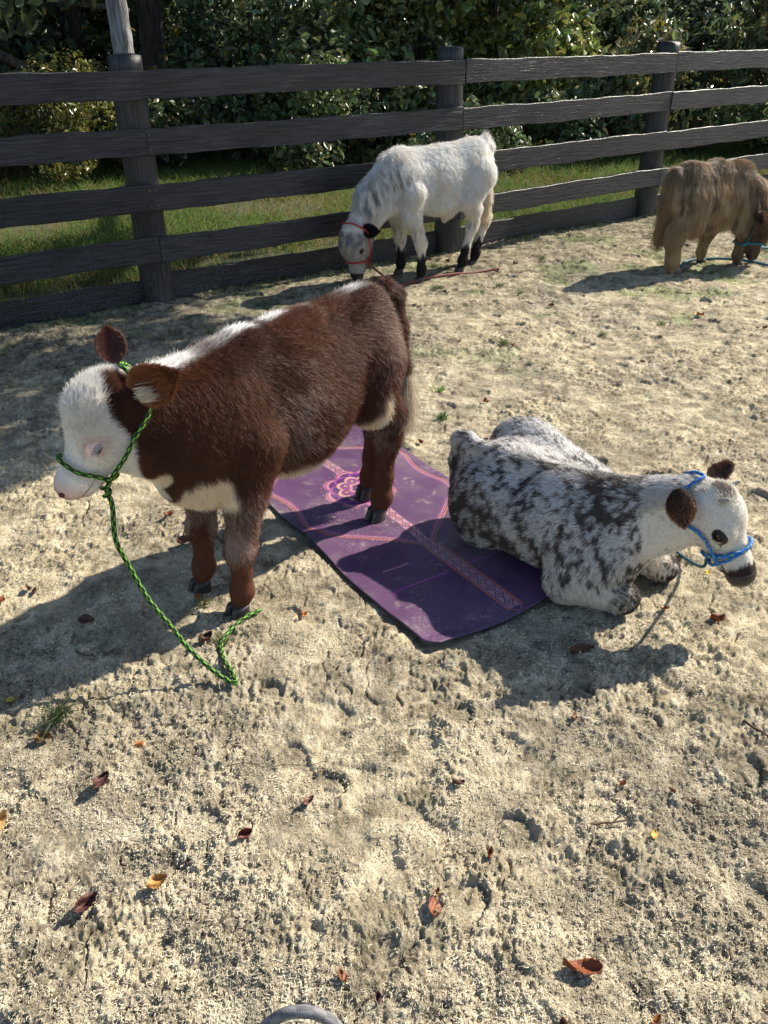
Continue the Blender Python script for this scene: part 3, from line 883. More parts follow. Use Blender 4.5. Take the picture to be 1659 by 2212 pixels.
def ear_mesh(base, out, face, L=.12, W=.085, cup=.45, droop=0.0):
    """leaf shaped cupped ear; out = direction of the tip, face = direction the opening faces"""
    out = unit(np.array(out, float)); face = np.array(face, float); face = unit(face - (face @ out) * out); side = np.cross(out, face)
    nu, nv = 22, 15; V = []; inner = []
    for layer in (0, 1):
        for i in range(nu + 1):
            u = i / nu; w = W / 2 * (math.sin(math.pi * min(1, (u * .90 + .09) ** .92)) ** .80) * (1 if u < .98 else .75)
            if i == nu: w = W * .06
            for j in range(nv):
                v = j / (nv - 1) * 2 - 1
                z = cup * w * (v * v) * 1.2 - cup * W * .25 + .10 * L * u * u
                th = .0055 * (1 - v * v) ** .5 * (1 - .6 * u)
                z += th if layer else -th
                V.append(np.array(base) + out * (u * L) + side * (v * w * (1 - .12 * cup)) + face * z + np.array([0, 0, -droop * L * u * u]))
                inner.append(layer)
    V = np.array(V); F = []; o = (nu + 1) * nv
    for i in range(nu):
        for j in range(nv - 1):
            a = i * nv + j; F.append((a, a + nv, a + nv + 1, a + 1)); F.append((o + a, o + a + 1, o + a + nv + 1, o + a + nv))
    for i in range(nu):
        a = i * nv; F.append((a, o + a, o + a + nv, a + nv)); b = a + nv - 1; F.append((b, b + nv, o + b + nv, o + b))
    for j in range(nv - 1):
        a = nu * nv + j; F.append((a, o + a, o + a + 1, a + 1))
    return V, np.array(F), np.array(inner), out, face

def add_ear(parent, base, out, face, L, W, cup, col_out, col_in, seed, hl=.018, n=2600, droop=0, rad=.0007, edge=None, spread=.5, e0=.55):
    V, F, inner, o_, f_ = ear_mesh(base, out, face, L, W, cup, droop)
    co = np.where(inner[:, None] > 0, np.array(col_in) * .8, np.array(col_out) * .8)
    ob = mesh_obj('ear', V, F, M_skin, parent, cols=co)
    Nv = vnormals(V, F)
    if (Nv[inner > 0] @ f_).mean() < 0: Nv = -Nv
    b0 = np.array(base)
    def coat(P, Nn, r):
        isin = (Nn @ f_) > .1; c = np.where(isin[:, None], np.array(col_in), np.array(col_out))
        if edge is not None:
            u = ((P - b0) @ o_) / L; k = sstep(e0, e0 + .35, u + (r - .5) * .4)[:, None]; c = c * (1 - k) + np.array(edge) * k
        return c
    grow('ear_hair', V, F, Nv, n, lambda P, Nn: np.full(len(P), hl), lambda P: np.tile(o_, (len(P), 1)), coat, ob, seed, lift=spread, grav=.1, rad=rad, k=5, curl=.12)
    return ob

def hoof(parent, x, y, z0, rz, s=1.0, h=.036, tilt=0.0):
    parts = []
    c, sn = math.cos(rz), math.sin(rz); Rm = np.array([[c, -sn, 0], [sn, c, 0], [0, 0, 1]])
    for sd_ in (-1, 1):
        n = 16; m = 6; V = []; F = []
        for i in range(m + 1):
            t = i / m; zz = h * t
            k = 1 - .22 * t
            for j in range(n):
                a = j / n * 2 * math.pi
                px = .030 * math.cos(a) * k + .010 * (1 - t) + (.006 if math.cos(a) > 0 else 0); py = .0145 * math.sin(a) * (1 - .12 * t) * (1.0 + .12 * math.cos(a + math.pi))
                V.append((px, py + sd_ * .0155 * (1 - .05 * t), zz - .004 * (1 - t) * (math.cos(a) < 0)))
        V.append((0, sd_ * .015, 0)); V.append((0, sd_ * .015, h * 1.06))
        for i in range(m):
            for j in range(n):
                a = i * n + j; b = i * n + (j + 1) % n; F.append((a, b, b + n, a + n))
        t0 = len(V) - 2; t1 = len(V) - 1
        for j in range(n):
            b = (j + 1) % n; F.append((b, j, t0, t0)); F.append((m * n + j, m * n + b, t1, t1))
        V = np.array(V) * s
        parts.append((V, np.array(F)))
    V = np.vstack([p[0] for p in parts]); F = []; o = 0
    q4 = []; q3 = []
    for v, f in parts:
        f = f + o; t = f[:, 2] == f[:, 3]; q4.append(f[~t]); q3.append(f[t][:, :3]); o += len(v)
    V = V @ Rm.T + np.array([x, y, z0])
    return mesh_obj('hoof', V, [np.vstack(q4), np.vstack(q3)], M_hoof, parent)

def tube(path, r, sides=12, braid=None, closed=False, taper=None):
    """swept tube; braid=(colA,colB,period) gives diamond braid colours"""
    P = np.array(path, float)
    # resample evenly
    if closed: P = np.vstack([P, P[:1]])
    P = smooth_path(P, 10)
    sgl = np.r_[0, np.cumsum(np.linalg.norm(np.diff(P, axis=0), axis=1))]; Lt = sgl[-1]; n = max(6, int(Lt / (r * .42)))
    t = np.linspace(0, Lt, n); P = np.stack([np.interp(t, sgl, P[:, i]) for i in range(3)], 1)
    T = unit(np.gradient(P, axis=0)); up = np.array([.3, .2, .93]); u = unit(np.cross(T, up)); 
    for i in range(1, n):
        q = u[i - 1] - (u[i - 1] @ T[i]) * T[i]; u[i] = q / (np.linalg.norm(q) + 1e-9)
    v = np.cross(T, u); V = []; C = []
    a = np.arange(sides) / sides * 2 * math.pi
    A, B_, per = braid[:3] if braid else ((.3, .3, .3), (.3, .3, .3), .03); th_ = braid[3] if braid and len(braid) > 3 else .04
    for i in range(n):
        w_ = 2 * math.pi / per * t[i]
        ck_ = np.cos(3 * a) * math.cos(w_)
        bumpr = 1 + .10 * np.abs(ck_)
        rr = r * bumpr * (1 if taper is None else taper(t[i] / Lt))
        V.append(P[i] + np.outer(np.cos(a) * rr, u[i]) + np.outer(np.sin(a) * rr, v[i]))
        m = ck_ > th_
        C.append(np.where(m[:, None], np.array(A), np.array(B_)))
    V = np.vstack(V); C = np.vstack(C)
    I = np.arange(n - 1)[:, None] * sides; j = np.arange(sides)[None]; j2 = (j + 1) % sides
    F = np.stack([(I + j), (I + j2), (I + sides + j2), (I + sides + j)], -1).reshape(-1, 4)
    caps = [np.arange(sides)[::-1][None], (np.arange(sides) + (n - 1) * sides)[None]]
    return V, [F] + caps, C

def rope_part(name, path, r, braid, parent, closed=False):
    V, F, C = tube(path, r, 12, braid, closed)
    return mesh_obj(name, V, F, M_rope, parent, cols=C)

def local_frame(origin, az):
    """returns to-local, to-world for points"""
    c, s = math.cos(az), math.sin(az)
    def L(p):
        p = np.atleast_2d(np.array(p, float)); q = p - np.array([origin[0], origin[1], 0]); return np.stack([q[:, 0] * c + q[:, 1] * s, -q[:, 0] * s + q[:, 1] * c, q[:, 2]], 1)
    def Wd(p):
        p = np.atleast_2d(np.array(p, float)); return np.stack([origin[0] + p[:, 0] * c - p[:, 1] * s, origin[1] + p[:, 0] * s + p[:, 1] * c, p[:, 2]], 1)
    return L, Wd

def mixc(a, b, k): 
    k = np.clip(k, 0, 1)[:, None]; return a * (1 - k) + np.array(b) * k

# ================================================================ brown and white calf
def leg(B, pts, rad, y, ks=.03, flow=(0, 0, -1)):
    for i in range(len(pts) - 1):
        a = pts[i]; b = pts[i + 1]
        B.cone((a[0], a[1] if len(a) > 2 else y, a[-1]), (b[0], b[1] if len(b) > 2 else y, b[-1]), rad[i], rad[i + 1], ks, 1, flow)

def head_R(az, pitch, roll=0.0):
    """local frame: azimuth of the nose, pitch downwards"""
    f = np.array([math.cos(az) * math.cos(pitch), math.sin(az) * math.cos(pitch), -math.sin(pitch)])
    Rm = rot_frame(f)
    if roll:
        c, s = math.cos(roll), math.sin(roll)
        Rm = Rm @ np.array([[1, 0, 0], [0, c, -s], [0, s, c]])
    return Rm

def body_mesh(root, B, h, coat, name='body'):
    V, F = B.mesh(h); Nv = vnormals(V, F)
    d, g_ = B.grad(V[:200]); 
    if (Nv[:200] * g_).sum() < 0: F = F[:, ::-1]; Nv = -Nv
    cols = np.clip(coat(V, Nv, np.full(len(V), .5)) * .8, 0, 1)
    o = mesh_obj(name, V, F, M_skin, root, cols=cols)
    return V, F, Nv, o

def eye_parts(root, T, Rm, s, x, y, z, r, lid_col, lash_col, closed=.55, seed=1, both=True):
    m_lid = attr_mat('eyelid_skin', 'col', rough=.6, spec=.3)
    for sd_ in ((1, -1) if both else (1,)):
        c = T((x, y * sd_, z)); V, F = lowpoly_ell(c, np.array([.0135, .0105, .0125]) * s * r, Rm, 22, 14)
        mesh_obj('eye', V, F, M_eye, root)
        # lids: shell around the ball with an opening
        n, m = 26, 9; Vl = []; Cl = []
        for i in range(m + 1):
            t = i / m
            for j in range(n):
                a = j / n * 6.283; ca, sa = math.cos(a), math.sin(a)
                op = np.array([.0135 * ca, .0115 * (.05 if closed > .9 else 1 - closed) * sa - .003 * closed])
                full = np.array([.0185 * ca, .0150 * sa])
                q = op * (1 - t) + full * t
                dome = .0128 * (1 - .5 * t ** 1.4) - .004 * t
                Vl.append(T((0, 0, 0)) * 0 + c + Rm @ (np.array([q[0], sd_ * (dome + .0005), q[1]]) * s * r))
                Cl.append(np.array(lid_col) * (.35 + .65 * min(1, t * 3)))
        Fl = []
        for i in range(m):
            for j in range(n):
                a = i * n + j; b = i * n + (j + 1) % n; Fl.append((a, a + n, b + n, b) if sd_ > 0 else (a, b, b + n, a + n))
        mesh_obj('eyelid', np.array(Vl), np.array(Fl), m_lid, root, cols=np.array(Cl))
        g = np.random.default_rng(seed); k = 26; pts = np.zeros((k, 5, 3))
        for q in range(k):
            u = (q + .5) / k * 2 - 1; a0 = np.array([.0135 * u, 0, 0])
            zz = .0105 * (1 - closed) * math.sqrt(max(0, 1 - u * u)) - .001
            base = np.array([.0135 * u, sd_ * .013, zz]); L = .011 + .003 * g.random()
            for j in range(5):
                t = j / 4
                pts[q, j] = c + Rm @ ((base + np.array([u * .006 * t + g.normal(0, .0006), sd_ * L * (.75 * t), -L * (.65 * t - .15 * t * t)])) * s * r)
        hair_obj('eyelashes', pts, np.tile(np.linspace(.0006, .0002, 5), (k, 1)) * .9, np.tile(np.array(lash_col), (k, 1)), M_hair, root)

def nose_parts(root, T, Rm, s, mat_pad, mat_in, B, x0=.262, mr=.0019):
    for sd_ in (1, -1):
        c0_ = B.snap(np.array([T((x0 + .036, .024 * sd_, .003))]), -.002)[0]; V, F = lowpoly_ell(c0_, np.array([.008, .0115, .0075]) * s, Rm @ rot_frame((1, .75 * sd_, .1)), 16, 10)
        mesh_obj('nostril', V, F, mat_in, root)
        mp_ = B.snap(np.array([T(q) for q in ((.302, .006 * sd_, -.034), (.285, .03 * sd_, -.042), (.25, .045 * sd_, -.044), (.215, .045 * sd_, -.042))]), .0006)
        V, F, C_ = tube(mp_, mr * s, 8, None); mesh_obj('mouth_line', V, F, mat_in, root)

def head_loop(B, T, Rm, ctr, ax_u, ax_v, off, n=20, tilt=0.0, r0=.085):
    """closed loop of points round the head in the head-frame plane spanned by ax_u, ax_v"""
    pts = []
    for i in range(n):
        a = i / n * 6.283
        p = np.array(ctr) + (np.array(ax_u) * math.cos(a) + np.array(ax_v) * math.sin(a)) * r0
        pts.append(T(p))
    return B.snap(np.array(pts), off)

def switch_hair(parent, name, a, b, n, L, col, seed, rad=.0008, spread=.01, grav=.8, dirn=(0, 0, -1)):
    """tuft of long hair growing along a segment"""
    g = np.random.default_rng(seed); a = np.array(a, float); b = np.array(b, float)
    t = g.random(n)[:, None]; base = a + (b - a) * t + g.normal(0, spread * .4, (n, 3))
    k = 8; pts = np.zeros((n, k, 3)); pts[:, 0] = base; d = unit(np.array(dirn) + g.normal(0, .16, (n, 3)))
    LL = L * g.uniform(.55, 1.1, n)
    wob = g.random((n, 1)) * 6
    for j in range(1, k):
        d = unit(d + np.array([0, 0, -grav / k]) + .06 * np.sin(wob + j * 1.3 + np.array([[0, 2, 4]])))
        pts[:, j] = pts[:, j - 1] + d * (LL / (k - 1))[:, None]
    c = np.array(col) * g.uniform(.65, 1.3, n)[:, None]
    return hair_obj(name, pts, np.linspace(1, .3, k)[None] * np.full((n, 1), rad), c, M_hair, parent)

def build_brown():
    O0 = (-.048, 2.993); az = R(-128.4); toL, toW = local_frame(O0, az)
    root = empty('calf', (O0[0], O0[1], 0), az)
    tag(root, 'red-brown calf with white face and green rope halter, hind feet on the purple mat', 'calf', 'miniature calves in the paddock')
    B = Body()
    B.ell((.42, 0, .635), (.325, .175, .235), .09, flow=(-1, 0, -.75))
    B.ell((.44, 0, .565), (.19, .165, .190), .08, flow=(-1, 0, -.9))
    B.ell((.72, 0, .61), (.19, .145, .225), .09, flow=(-.6, 0, -1))
    B.ell((.075, 0, .70), (.175, .130, .175), .09, flow=(-1, 0, -.5))
    B.cone((.02, 0, .845), (.62, 0, .82), .040, .045, .09, 1, (-1, 0, 0)); B.cone((.62, 0, .82), (.82, 0, .765), .045, .05, .08, 1, (-1, 0, 0))
    B.cone((.82, 0, .465), (.885, -.01, .49), .082, .072, .07, 1, (-.2, 0, -1))       # brisket
    # neck and head
    hO = np.array([.93 + .105 * math.cos(R(-19.6)), .105 * math.sin(R(-19.6)), .812]); Rm = head_R(R(-19.6), R(50)); S = 1.10
    B.cone((.76, 0, .69), hO + np.array([-.01, .005, -.055]), .160, .108, .07, .78, (-.6, 0, -1))
    B.cone((.80, 0, .58), hO + np.array([.02, .0, -.15]), .14, .078, .07, .8, (-.4, 0, -1))
    T = add_head(B, hO, Rm, S, 1.10, 1.0)
    B.ell(T((.055, 0, .045)), np.array([.075, .06, .045]) * S, .03, Rm, Rm @ np.array([-.6, 0, 1]))  # woolly poll
    B.ell(T((.235, 0, -.052)), np.array([.05, .034, .025]) * S, .02, Rm, Rm @ np.array([-1, 0, 0]))
    # legs
    for y, fx, fy in ((.105, .805, .103), (-.105, .785, -.105)):
        leg(B, [(.70, y, .58), (.745, y, .43), (fx - .025, fy, .245), (fx - .018, fy, .225), (fx - .02, fy, .15), (fx - .012, fy, .085), (fx + .002, fy, .035)],
            [.095, .066, .041, .040, .0265, .034, .027], y)
    for y, fx, fy in ((.085, .045, .072), (-.085, -.060, -.072)):
        leg(B, [(.075, y * .80, .66), (.12, y * 1.05, .53), (.015, y * 1.1, .44), (fx - .055, fy * 1.1, .335), (fx - .05, fy, .30), (fx - .03, fy, .17), (fx - .018, fy, .090), (fx + .002, fy, .035)],
            [.112, .088, .058, .043, .038, .031, .036, .030], y)
    tl = [(-.085, 0, .868), (-.135, .005, .83), (-.165, .012, .70), (-.180, .02, .55), (-.185, .02, .45)]
    for a, b, r1, r2 in zip(tl[:-1], tl[1:], (.028, .024, .017, .014), (.024, .017, .014, .010)):
        B.cone(a, b, r1, r2, .03, 1, np.array(b) - np.array(a))
    brown = np.array([.115, .042, .021]); red = np.array([.120, .045, .024]); rn = np.array([.34, .24, .20]); dark = np.array([.060, .024, .015]); white = np.array([.90, .88, .85]); cream = np.array([.84, .71, .54])
    pinkw = np.array([.84, .70, .62])
    def hd(P): return ((P - hO) @ Rm) / S
    def coat(P, Nn, r):
        x, y, z = P[:, 0], P[:, 1], P[:, 2]; H = hd(P); n = fbm(x * 7, y * 7, z * 7, s=201, o=3); n2 = fbm(x * 16, y * 16, z * 16, s=205, o=2)
        c = np.tile(brown, (len(P), 1)); c = mixc(c, dark, sstep(.45, .7, n) * .8)
        c = mixc(c, red, sstep(.42, .30, z) * .9 * (y * 0 + 1))
        def roan(c, k, col=rn): k = np.clip(k * 1.7, 0, 1); return mixc(c, col, (r < k) * 1.0 if r.std() > 0 else k * .7)
        # roan over the ribs behind the elbow, rump, shoulder edge
        c = roan(c, .38 * np.exp(-(((x - .52) / .10) ** 2 + ((z - .62) / .15) ** 2)) * sstep(.3, .6, n2))
        c = roan(c, .38 * np.exp(-(((x - .02) / .14) ** 2 + ((z - .74) / .12) ** 2)) * (.4 + n2))
        c = roan(c, .30 * sstep(.50, .40, z) * sstep(.25, .30, z) * sstep(.60, .66, x))           # upper forearm
        c = roan(c, .65 * np.exp(-((z - .27) / .06) ** 2) * sstep(.60, .68, x) * sstep(.35, .6, n2))
        c = roan(c, .45 * np.exp(-((z - .36) / .07) ** 2) * sstep(.18, .12, x) * sstep(.3, .6, n2))
                # dorsal stripe
        wd = .026 + .035 * (n - .5) + .015 * sstep(.6, .9, x)
        st = sstep(wd + .016, wd - .006, np.abs(y + .022)) * sstep(.76, .80, z) * sstep(.30, .42, x) * sstep(.50, .40, vnoise(x * 13, y * 0 + 3, s=209) - .15)
        st = np.maximum(st, .8 * sstep(.035, .02, np.abs(y + .01)) * sstep(.8, .84, z) * np.exp(-((x - .10) / .05) ** 2))
        c = mixc(c, white, st)
        # belly
        bel = sstep(.015, -.03, z + (n2 - .5) * .05 - np.interp(x, [.10, .16, .22, .32, .58, .62], [.58, .53, .46, .425, .425, .42])) * sstep(.63, .58, x) * sstep(.085, .125, x)
        fl = 0 * x
        leg_h = sstep(.12, .08, x)
        c = mixc(c, cream, np.clip(bel + fl, 0, 1) * (1 - leg_h))
        # brisket patch
        bp = np.exp(-(((x - .875) / .068) ** 4 + ((z - .455) / .070) ** 4)) 
        bp = sstep(.35, .6, bp + (n2 - .5) * .4) * sstep(.385, .41, z)
        c = mixc(c, cream * 1.05, bp)
        # face
        hx, hy, hz = H[:, 0], H[:, 1], H[:, 2]
        onhead = sstep(.90, .99, x) * sstep(.13, .09, np.abs(hy)) * (z > .40)
        line = np.interp(hz + .02 * (n2 - .5), [-.20, -.10, -.045, .03, .085], [.20, .13, .088, .058, -.01]) * sstep(.0, .035, hy + .01) - .03 * sstep(.025, .0, hy + .01) + .02 * (n2 - .5) * (hz > -.04)
        wf = sstep(line - .006, line + .007, hx)
        jaw = sstep(-.050, -.075, hz + (n2 - .5) * .03) * sstep(-.005, .03, hx + (n2 - .5) * .03)
        far = sstep(.0, .02, .030 - hy + (n2 - .5) * .03) * sstep(-.055, -.04, hx + (n2 - .5) * .02) * sstep(-.02, .02, hz)
        wh = np.clip(np.maximum(wf, far), 0, 1) * onhead * (x > .95)
        tp = np.exp(-(((x - .985) / .024) ** 2 + ((z - .535) / .040) ** 2)); c = mixc(c, cream * 1.05, sstep(.35, .55, tp + (n2 - .5) * .3) * (np.abs(y) < .11))
        c = mixc(c, white * np.array([1, .97, .93]), wh)
        c = mixc(c, np.array([.80, .58, .50]), np.exp(-(((hx - .142) / .03) ** 2 + ((np.abs(hy) - .065) / .03) ** 2 + ((hz - .015) / .025) ** 2)) * .8 * onhead)
        mz = sstep(.235, .29, hx) * onhead
        c = mixc(c, np.array([.72, .47, .40]), mz * .75); c = mixc(c, np.array([.45, .20, .16]), sstep(.285, .305, hx + .10 * hz) * .8 * onhead)
        return c
    V, F, Nv, ob = body_mesh(root, B, .0075, coat)
    def length(P, Nn):
        H = hd(P); x, z = P[:, 0], P[:, 2]
        L = np.interp(z, [.05, .15, .24, .32, .42, .52], [.008, .009, .014, .019, .024, .030])
        L = L + .022 * sstep(.48, .36, z) * sstep(.10, .2, x) * sstep(.62, .55, x)
        on = (x > .93)
        L = np.where(on, .022 - .012 * sstep(.08, .2, H[:, 0]), L)
        L = np.where(on & (H[:, 0] > .25), .0055, L); L = np.where(on & (H[:, 2] > .05) & (H[:, 0] < .12), .034, L)
        L = np.where(on & (H[:, 0] > .282), 0.0, L)
        return np.where(z < .045, 0.0, L)
    def flow(P):
        f = B.flow(P); H = hd(P); on = (P[:, 0] > .97)[:, None]
        return f
    dens = 1 + 1.6 * (V[:, 0] > .92) 
    grow('coat', V, F, Nv, 270000, length, flow, coat, root, 31, lift=.48, grav=.20, rad=.00055, curl=.22, clump=.40, cfreq=36, jitter=.28, dens=dens)
    # ears
    side = Rm @ np.array([0, 1, 0]); back = Rm @ np.array([-1, 0, 0]); upv = Rm @ np.array([0, 0, 1])
    cam_l = toL(np.array([[0, 0, 1.7]]))[0]
    b1 = T((-.018, .068, .008)); b2 = T((-.050, -.052, .034))
    add_ear(root, b1, side * .40 + np.array([-.60, .22, .34]), unit(cam_l - b1) + np.array([.25, 0, -.35]), .140, .135, .36, (.17, .060, .026), (.30, .12, .055), 41, .018, 5200, edge=(.10, .035, .018))
    add_ear(root, b2, -side * .62 + np.array([0, 0, .55]) + back * .2, unit(cam_l - b2) + side * .0, .100, .088, .4, (.10, .036, .02), (.13, .055, .045), 43, .013, 4200, edge=(.10, .035, .018))
    # pale wisps inside the near ear
    switch_hair(root, 'ear_wisp', b1 + side * .02 + np.array([0, .005, .015]), b1 + side * .03 + np.array([-.02, .01, -.02]), 150, .045, (.75, .66, .52), 45, .0005, .012, .1, unit(side * .4 + np.array([-.7, .3, .25])))
    eye_parts(root, T, Rm, S, .142, .0655, .014, 1.5, (.74, .50, .42), (.85, .84, .82), .50, 3)
    nose_parts(root, T, Rm, S, M_nose_pink, M_nostril, B, .258, .0009)
    # hooves
    for (x, y, s_) in ((.812, .103, 1.06), (.792, -.105, 1.0), (.052, .072, 1.04), (-.053, -.072, 1.0)):
        wz = toW([(x, y, 0)])[0]; onm = x < .3
        z0 = gz(wz[0], wz[1]) + (.012 if onm else -.008)
        hoof(root, x, y, z0 - .002, R(-8), s_ * 1.12, .043)
    # tail switch
    switch_hair(root, 'tail_switch', (-.180, .02, .56), (-.185, .02, .44), 2600, .19, (.55, .47, .36), 47, .0007, .02, .5)
    switch_hair(root, 'tail_fringe', (-.13, .01, .84), (-.178, .018, .50), 1600, .035, (.28, .15, .10), 48, .0006, .02, .7)
    # halter -------------------------------------------------------------
    G = (.17, .50, .04); K = (.012, .016, .010); r = .0062; br = (G, K, .030)
    hr = empty('rope_halter', (O0[0], O0[1], 0), az)
    tag(hr, 'green and black braided rope halter with trailing lead on the brown calf', 'halter', 'rope halters with lead ropes')
    nb = head_loop(B, T, Rm, (.218, 0, -.03), (.06, 0, 1), (0, 1, 0), .014, 20, r0=.09)
    rope_part('noseband', nb, r, br, hr, True)
    ck = [T(p) for p in [(.232, .012, -.085), (.19, .06, -.07), (.13, .088, -.055), (.07, .10, -.045), (.0, .10, -.05), (-.05, .10, -.03), (-.09, .07, .03), (-.105, 0, .06),
                          (-.09, -.07, .03), (-.05, -.10, -.03), (.0, -.10, -.05), (.07, -.10, -.045), (.13, -.088, -.055), (.19, -.06, -.07), (.232, -.012, -.085)]]
    ck = B.snap(np.array(ck), .018)
    rope_part('cheek_rope', ck, r, br, hr)
    kn = B.snap(np.array([T((.235, .03, -.085))]), .016)[0]
    kp = [kn + np.array([.010 * math.cos(t), .010 * math.sin(t), .004 * t - .02]) for t in np.linspace(0, 9.4, 14)]
    rope_part('knot', kp, r * .95, br, hr)
    wk = toW([kn])[0]
    lw = [wk, wk + np.array([.012, -.008, -.05]), (-.753, 2.068, .425), (-.726, 2.057, .350), (-.678, 2.036, .245), (-.616, 2.01, .165), (-.579, 1.995, .112), (-.526, 1.973, .062), (-.472, 1.95, .028),
          (-.431, 1.933, gs(-.431, 1.933) + .016), (-.452, 1.985, gs(-.45, 1.985) + .014), (-.480, 2.03, gs(-.48, 2.03) + .014), (-.502, 2.118, gs(-.502, 2.118) + .014), (-.484, 2.187, gs(-.484, 2.187) + .014), (-.446, 2.245, gs(-.446, 2.245) + .014), (-.405, 2.296, gs(-.409, 2.298) + .016)]
    lw = toL(lw)
    rope_part('lead_rope', lw, r * 1.08, br, hr)
build_brown()

# ================================================================ spotted calf lying down
def build_spotted():
    O0 = (.295, 2.86); az = R(-45); toL, toW = local_frame(O0, az)
    root = empty('calf', (O0[0], O0[1], 0), az)
    tag(root, 'grey and white speckled calf lying half on the mat corner', 'calf', 'miniature calves in the paddock')
    B = Body(); l = lambda *p: toL([p])[0]
    B.ell((.15, .075, .20), (.16, .165, .180), .08, flow=(-1, -.2, -.6))
    B.ell((.32, .06, .18), (.25, .205, .180), .09, flow=(-1, -.4, -.6))
    B.ell((.52, .01, .21), (.20, .165, .185), .09, flow=(-.8, -.3, -.8))
    B.cone((.0, .0, .36), (.28, .005, .355), .020, .026, .045, 1, (-1, 0, -.1))
    B.cone((.28, .005, .358), (.62, -.01, .335), .026, .04, .05, 1, (-1, 0, -.1))
    B.cone((.01, .01, .345), (.03, .03, .20), .030, .075, .06, 1, (0, 0, -1))
    B.ell((.10, .235, .27), (.15, .085, .130), .06, flow=(-1, .2, -.3))            # raised far haunch
    B.cone((.14, .25, .28), (.40, .30, .19), .10, .085, .06, 1, (-.8, 0, -.5))
    B.ell((.13, -.055, .150), (.13, .080, .150), .06, flow=(-1, -.2, -.5))        # near haunch
    # neck and head
    S = 1.06; Rm = head_R(R(20), R(56), R(6)); hO = l(.990, 2.178, .372) - Rm @ (np.array([.118 * 1.02, -.066, .008]) * S)
    B.cone((.52, 0, .27), hO + np.array([-.03, 0, -.045]), .120, .072, .07, .85, (-1, 0, -.4))
    B.cone((.60, 0, .20), hO + np.array([-.01, 0, -.12]), .115, .066, .07, .85, (-.8, 0, -.6))
    B.ell(l(.70, 2.40, .14), (.12, .12, .12), .07, flow=(-.6, 0, -1))
    T = add_head(B, hO, Rm, S, .94, 1.03)
    # near foreleg folded under, knee forward
    kN = l(.775, 2.300, .062); eN = l(.60, 2.365, .085); sN = l(.66, 2.42, .21)
    B.cone(sN, eN, .085, .070, .04, 1, eN - sN); B.cone(eN, kN, .068, .050, .022, 1, kN - eN)
    B.ell(kN, (.054, .050, .050), .02, flow=kN - eN)
    fN = l(.70, 2.40, .040); B.cone(kN + np.array([0, 0, -.015]), fN, .036, .030, .02, 1, fN - kN)
    # far foreleg, knee showing past the chest
    kF = l(.955, 2.47, .065); sF = l(.80, 2.49, .16)
    B.cone(sF, kF, .075, .045, .05, 1, kF - sF); B.ell(kF, (.046, .044, .044), .02, flow=kF - sF)
    fF = l(.86, 2.56, .03); B.cone(kF, fF, .034, .028, .02, 1, fF - kF)
    # hind pastern tucked beside the belly
    
    tl = [(.01, 0, .375), (-.025, -.005, .365), (-.040, -.01, .27), (-.035, -.01, .15)]
    for a, b, r1, r2 in zip(tl[:-1], tl[1:], (.024, .022, .016), (.022, .016, .012)): B.cone(a, b, r1, r2, .02, 1, np.array(b) - np.array(a))
    white = np.array([.66, .645, .635]); warm = np.array([.74, .67, .57]); black = np.array([.030, .022, .020]); drk = np.array([.050, .030, .022])
    def hd(P): return ((P - hO) @ Rm) / S
    def coat(P, Nn, r):
        x, y, z = P[:, 0], P[:, 1], P[:, 2]; H = hd(P); hx, hy, hz = H[:, 0], H[:, 1], H[:, 2]
        # spots stretched along the lay of the hair
        sx = x * 1.0 + z * .35; n2_ = fbm(x * 7, y * 7, z * 7, s=303, o=2)
        n = .6 * fbm(x * 85 + n2_, y * 85 + z * 18, z * 30 + x * 20, s=301, o=2) + .4 * fbm(x * 34, y * 34, z * 18 + x * 8, s=302, o=2); n2 = fbm(x * 6, y * 6, z * 6, s=305, o=2)
        fine = vnoise(x * 90, y * 90, z * 70, s=307)
        near = sstep(.06, -.04, y)
        D = .16 + 0 * x
        D = np.maximum(D, near * (.30 * sstep(.38, .22, z) + .12 + .45 * np.exp(-(((x - .10) / .16) ** 2 + ((z - .17) / .10) ** 2))))      # haunch blotches
        D = np.maximum(D, near * .85 * np.exp(-(((x - .28) / .18) ** 2 + ((z - .10) / .08) ** 2)))
        D = np.maximum(D, 1.0 * np.exp(-(((x - .60) / .13) ** 2 + ((y + .04) / .12) ** 2 + ((z - .35) / .11) ** 2)))  # withers / shoulder
        D = np.maximum(D, .72 * np.exp(-(((x - .56) / .10) ** 2 + ((y + .12) / .09) ** 2 + ((z - .18) / .12) ** 2)))
        D = np.maximum(D, .55 * np.exp(-(((x - .42) / .13) ** 2 + ((y - .20) / .09) ** 2)) * sstep(.15, .3, z))   # far flank
        D = np.where((y > .05) & (x < .30), np.minimum(D, .12), D)
        D = D * sstep(.12, .0, np.abs(x - .62) * 0) 
        D = D * (1 - .75 * sstep(.70, .80, x))
        D = D * (1 - .8 * sstep(.13, .08, z) * sstep(.5, .55, x))
        thr = .655 - .30 * D
        k = .98 * sstep(thr - .05, thr + .05, n + (n2 - .5) * .20 + (fine - .5) * .10 + (r - .5) * .22)
        c = np.tile(white, (len(P), 1)); c = mixc(c, warm, sstep(.22, .10, z) * .8 + sstep(.7, .8, x) * sstep(.32, .2, z))
        c = mixc(c, np.where((n2 > .5)[:, None], black, drk), k * .95)
        g_ = .50 * D
        c = mixc(c, black * 2, (r < g_) * .8 if r.std() > 0 else g_ * .8)
        # spine: dark wisps toward the withers
        sp = np.exp(-((y + .0) / .022) ** 2) * sstep(.36, .385, z) * sstep(.22, .32, x) * sstep(.74, .66, x)
        c = mixc(c, black * 1.6, sp * (r < .62 + 0 * r) * .9 if r.std() > 0 else sp * .5)
